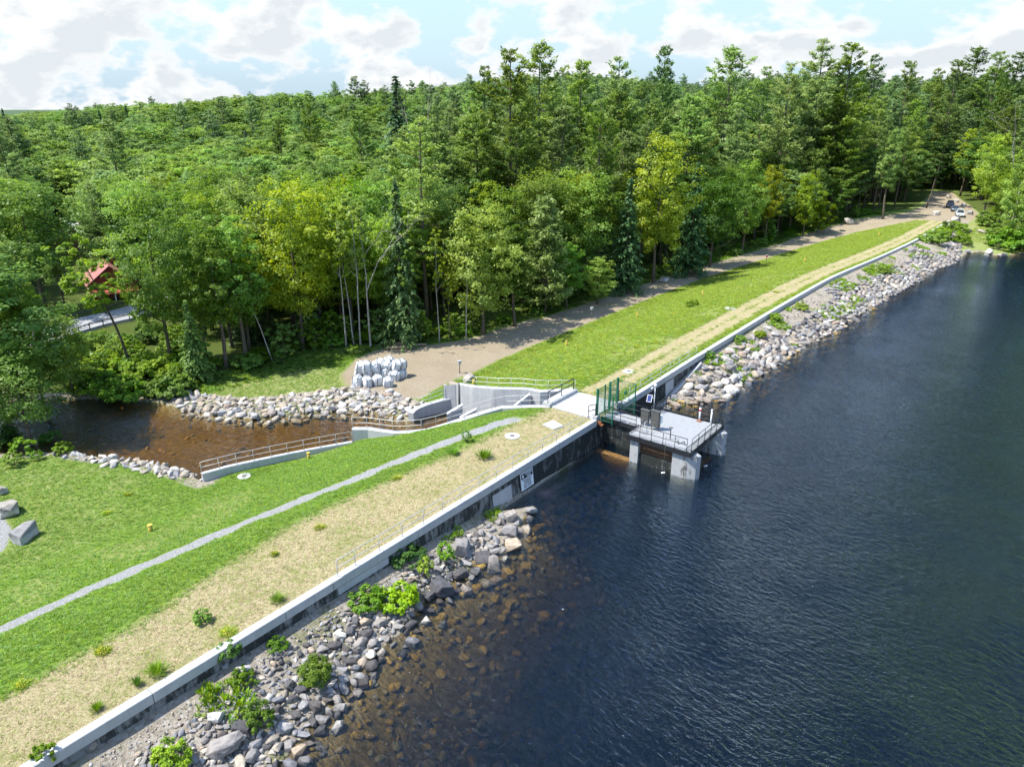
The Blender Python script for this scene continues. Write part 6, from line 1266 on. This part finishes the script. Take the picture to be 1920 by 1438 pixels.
for px, py, ly, lb, ti in ((672, 727, 0, 'leftmost bag of the front row of the white pile', 0), (690, 728, 0, 'second bag from the left in the front row of the white pile', 0), (709, 725, 0, 'slumped third bag in the front row, above the stone bank', .12), (728, 728, 0, 'rounded bag at the right end of the front row', .05),
        (673, 714, 0, 'half hidden ground bag at the left flank of the white pile', 0), (690, 714, 0, 'ground bag under the left top bags of the pile', 0), (707, 712, 0, 'ground bag under the middle top bags of the pile', 0), (724, 712, 0, 'ground bag in the middle of the pile behind the rounded bag', 0), (740, 716, 0, 'ground bag at the right front flank of the pile', 0), (752, 711, 0, 'ground bag at the right back corner with a dark shadow beside it', 0), (737, 708, 0, 'ground bag hidden under the right top bags', 0), (716, 706, 0, 'ground bag hidden at the back of the pile', 0),
        (690, 715, 1, 'top layer bag at the left with loops sticking up', -.05), (706, 713, 1, 'top layer bag with a dusty yellow top in the middle of the pile', .04), (678, 714, 1, 'top layer bag furthest left on the pile', .08), (727, 710, 1, 'leaning top layer bag with a diagonal strap', .16), (714, 708, 1, 'back top layer bag with standing loops', 0), (731, 705, 1, 'tallest back top bag of the white pile', -.06), (743, 711, 1, 'tilted top layer bag on the right side of the pile', .14), (753, 709, 1, 'top layer bag on the far right edge of the pile', 0)): bag(px, py, ly, lb, 1.2, ti + rng.normal() * .12)
# ------------------------------------------------------------------ logs
for i, (x0, y0, x1, y1, z, r_, lb) in enumerate(((722, 656, 775, 654, .18, .20, 'lower bleached log lying at the shaded tree line behind the bags'), (728, 652, 800, 649, .22, .18, 'long brown log behind the bleached one'), (730, 652, 770, 650, .52, .16, 'short log resting on top of the two at the tree line'))):
    a, b = ground(x0, y0), ground(x1, y1); q = MB(); q.tube([a + (0, 0, z), (a + b) / 2 + (0, 0, z + .05), b + (0, 0, z)], [r_, r_ * .95, r_ * .8], 9); o = q.build('log', M['log'], None, a); tag(o, lb, 'log', 'logs at the tree line')
# ------------------------------------------------------------------ valley road, guard rails, houses
rp_ = [un(*k_, -3.6) for k_ in ((-160, 745), (-60, 700), (20, 662), (75, 640), (130, 622), (180, 608), (225, 598), (275, 582), (330, 566), (420, 546))]
rp_ = np.array(along(rp_, 50)); T_ = np.gradient(rp_[:, :2], axis=0); T_ /= np.linalg.norm(T_, axis=1)[:, None]; N_ = np.stack([-T_[:, 1], T_[:, 0]], 1)
q = MB(); V = []
rz_ = np.array([float(zof(*p[:2])[0]) for p in rp_]); rz_ = np.convolve(np.pad(rz_, 5, 'edge'), np.ones(11) / 11, 'valid') + .35
for p, n, z in zip(rp_, N_, rz_): V += [(p[0] - n[0] * 3.6, p[1] - n[1] * 3.6, z - .9), (p[0] - n[0] * 3.2, p[1] - n[1] * 3.2, z), (p[0] + n[0] * 3.2, p[1] + n[1] * 3.2, z), (p[0] + n[0] * 3.6, p[1] + n[1] * 3.6, z - .9)]
q.add(V, [(i * 4 + j, i * 4 + 4 + j, i * 4 + 5 + j, i * 4 + 1 + j)[::-1] for i in range(len(rp_) - 1) for j in range(3)], 0, False); tag(q.build('road', M['asphalt']), kind='structure')
def guard(side, i0, i1, lb):
    P_ = [np.array((rp_[i][0] + N_[i][0] * 3.3 * side, rp_[i][1] + N_[i][1] * 3.3 * side, rz_[i])) for i in range(i0, i1)]; t = thing('guard_rail', lb, 'guard rail', P_[0])
    q = MB()
    for z in (.55, .70): q.tube([p + np.array((0, 0, z)) for p in P_], .05, 4)
    q.build('beam', M['cabinet'], t)
    for p in P_[::2]: q = MB(); q.box(p + np.array((0, 0, .3)), (.1, .1, .8)); q.build('post', M['bark'], t)
guard(-1, 4, 44, 'grey road guard rail on the stream side of the valley road'); guard(1, 12, 40, 'grey road guard rail on the far side of the valley road')
def house(g, w_, l_, hw, hr, rz, wall, roof, label, porch=None):
    t = thing('house', label, 'house', g, None, rz); mk = lambda q, nm, m: parent_local(q, nm, m, t)
    q = MB(); q.prism([(-w_ / 2, -l_ / 2), (w_ / 2, -l_ / 2), (w_ / 2, l_ / 2), (-w_ / 2, l_ / 2)], -.6, hw); q.add([(-w_ / 2, -l_ / 2, hw), (w_ / 2, -l_ / 2, hw), (0, -l_ / 2, hw + hr), (-w_ / 2, l_ / 2, hw), (w_ / 2, l_ / 2, hw), (0, l_ / 2, hw + hr)], [(0, 1, 2), (5, 4, 3)]); mk(q, 'wall', wall)
    q = MB(); e = .4
    for sg_ in (-1, 1):
        k2 = (w_ / 2 + e) / (w_ / 2); a = [(0, -l_ / 2 - e, hw + hr + .06), (sg_ * w_ / 2 * k2, -l_ / 2 - e, hw - hr * (k2 - 1) + .06), (sg_ * w_ / 2 * k2, l_ / 2 + e, hw - hr * (k2 - 1) + .06), (0, l_ / 2 + e, hw + hr + .06)]
        q.add(a + [(x, y, z + .12) for x, y, z in a], [(0, 1, 2, 3), (7, 6, 5, 4), (0, 4, 5, 1), (1, 5, 6, 2), (2, 6, 7, 3), (3, 7, 4, 0)])
    mk(q, 'roof', roof)
    for x in (-w_ * .25, w_ * .25):
        q = MB(); q.box((x, -l_ / 2 - .03, hw * .55), (1.0, .08, 1.2)); f_ = mk(q, 'window', M['white']); q = MB(); q.box((x, -l_ / 2 - .08, hw * .55), (.8, .04, 1.0)); o2 = q.build('pane', M['glass']); o2.parent = f_
    for y in (-l_ * .25, l_ * .2):
        q = MB(); q.box((-w_ / 2 - .03, y, hw * .55), (.08, 1.0, 1.2)); f_ = mk(q, 'window', M['white']); q = MB(); q.box((-w_ / 2 - .08, y, hw * .55), (.04, .8, 1.0)); o2 = q.build('pane', M['glass']); o2.parent = f_
    q = MB(); q.box((0, -l_ / 2 - .04, 1.0), (1.0, .08, 2.05)); d_ = mk(q, 'door', M['wallbrown'])
    q = MB(); q.box((w_ * .2, l_ * .2, hw + hr + .3), (.7, .7, 1.3)); mk(q, 'chimney', M['wallred'])
    if porch:
        q = MB(); a = [(-w_ / 2 - .3, -l_ / 2 - .05, hw * .78), (w_ / 2 + .3, -l_ / 2 - .05, hw * .78), (w_ / 2 + .3, -l_ / 2 - porch, hw * .6), (-w_ / 2 - .3, -l_ / 2 - porch, hw * .6)]; q.add(a + [(x, y, z + .12) for x, y, z in a], [(3, 2, 1, 0), (4, 5, 6, 7), (0, 4, 7, 3), (1, 2, 6, 5), (3, 7, 6, 2), (0, 1, 5, 4)]); mk(q, 'porch_roof', M['red2'])
        for x in (-w_ / 2, 0, w_ / 2): q = MB(); q.box((x, -l_ / 2 - porch + .2, hw * .3), (.14, .14, hw * .6)); mk(q, 'porch_post', M['white'])
    return t
def parent_local(q, nm, m, t): o = q.build(nm, m); o.parent = t; return o
M['red2'] = mat_plain('orange_red_roof', (.36, .08, .055), .5)
def at(px, py, Y, dz=0): r0 = ray(px, py); X = r0[0] * Y / r0[1]; return np.array((X, Y, float(zof(X, Y)[0]) + dz))
gh = un(208, 562, -4.3); house((gh[0] - .5, gh[1] + 1.5, -4.6), 6.6, 8.0, 3.6, 2.6, R(34), M['wallred'], M['roofred'], 'red house with a faded red metal roof and porch half hidden by the leaning tree', 2.2)
gw = at(140, 440, 165); house((gw[0], gw[1], gw[2]), 7.5, 10, 3.8, 3.4, R(20), M['wallbrown'], M['white'], 'brown house with a white roof edge far back among the trees at the left')
# ------------------------------------------------------------------ parked cars
def carshape(body_c, suv, label, g, rz, sc_=1.0):
    t = thing('parked_car', label, 'car', g, None, rz); hb = .95 if suv else .82; ht = 1.75 if suv else 1.45; Wd = .92
    def loft(prof, w0, w1, zsplit=None):
        q = MB(); n = len(prof); V = []
        for y, ww in ((-1, 1), (1, 1)):
            for x, z, w_ in prof: V.append((x, y * w_, z))
        F = [tuple(range(n)), tuple(range(2 * n - 1, n - 1, -1))] + [(i, n + i, n + (i + 1) % n, (i + 1) % n) for i in range(n)]; q.add(V, F); return q
    body = [(-2.2, .32, Wd * .95), (-2.28, .6, Wd), (-2.2, hb, Wd * .97), (-.1 if not suv else -.2, hb + .06, Wd), (1.0, hb + .04, Wd), (2.1, hb - .16, Wd * .92), (2.25, .62, Wd * .95), (2.2, .32, Wd * .95)]
    parent_local(loft(body[::-1], 1, 1), 'body', body_c, t)
    cab = [(-2.05 if suv else -1.55, hb, Wd * .93), (-1.9 if suv else -1.0, ht - .06, Wd * .74), (-1.5 if suv else -.6, ht, Wd * .72), (.2, ht, Wd * .72), (.95, hb + .02, Wd * .92)]
    parent_local(loft(cab[::-1], 1, 1), 'cabin', body_c, t)
    q = MB(); e = .012; q.add([(.97, -.78, hb + .06), (.97, .78, hb + .06), (.27, .60, ht - .05), (.27, -.60, ht - .05)], [(0, 1, 2, 3)]); parent_local(q, 'windscreen', M['glass'], t)
    q = MB(); q.add([(-2.07 if suv else -1.56, .7, hb + .08), (-2.07 if suv else -1.56, -.7, hb + .08), (-1.94 if suv else -1.04, -.6, ht - .12), (-1.94 if suv else -1.04, .6, ht - .12)], [(0, 1, 2, 3)]); parent_local(q, 'rear_window', M['glass'], t)
    for sg_ in (-1, 1):
        q = MB(); a = [(-1.75 if suv else -1.2, sg_ * (Wd * .90), hb + .1), (.7, sg_ * (Wd * .885), hb + .1), (.18, sg_ * (Wd * .75), ht - .1), (-1.6 if suv else -.85, sg_ * (Wd * .755), ht - .1)]; q.add(a, [(0, 1, 2, 3) if sg_ < 0 else (3, 2, 1, 0)]); parent_local(q, 'side_window', M['glass'], t)
        q = MB(); q.box((2.19, sg_ * .62, .68), (.14, .36, .16), 0, 0, .03); parent_local(q, 'headlight', M['white'], t)
        q = MB(); q.box((.75, sg_ * 1.0, hb + .12), (.12, .2, .14), 0, 0, .03); parent_local(q, 'mirror', body_c, t)
        for x in (-1.4, 1.42):
            q = MB(); q.tube([(x, sg_ * .98, .34), (x, sg_ * .72, .34)], .345, 18); w_ = parent_local(q, 'wheel', M['tyre'], t)
            q = MB(); q.tube([(x, sg_ * .995, .34), (x, sg_ * .95, .34)], .2, 12); r2 = q.build('rim', M['galv']); r2.parent = w_
    q = MB(); q.box((2.24, 0, .55), (.06, .9, .2)); parent_local(q, 'grille', M['tyre'], t); q = MB(); q.box((2.27, 0, .42), (.03, .5, .12)); parent_local(q, 'number_plate', M['white'], t)
    return t
def carpaint(c): m = mat_plain('car_paint', c, .25, .2, .03, 2, 0, .5); return m
for px, py, c, suv, lb in ((1799, 406, (.50, .55, .53), True, 'pale silver green jeep parked at the front of the row of cars'), (1790, 396, (.10, .12, .15), False, 'dark blue grey car parked in the middle of the row'), (1781, 389, (.018, .02, .028), True, 'black suv parked at the back of the row')):
    g = ground(px, py); carshape(carpaint(c), suv, lb, g, R(-118))
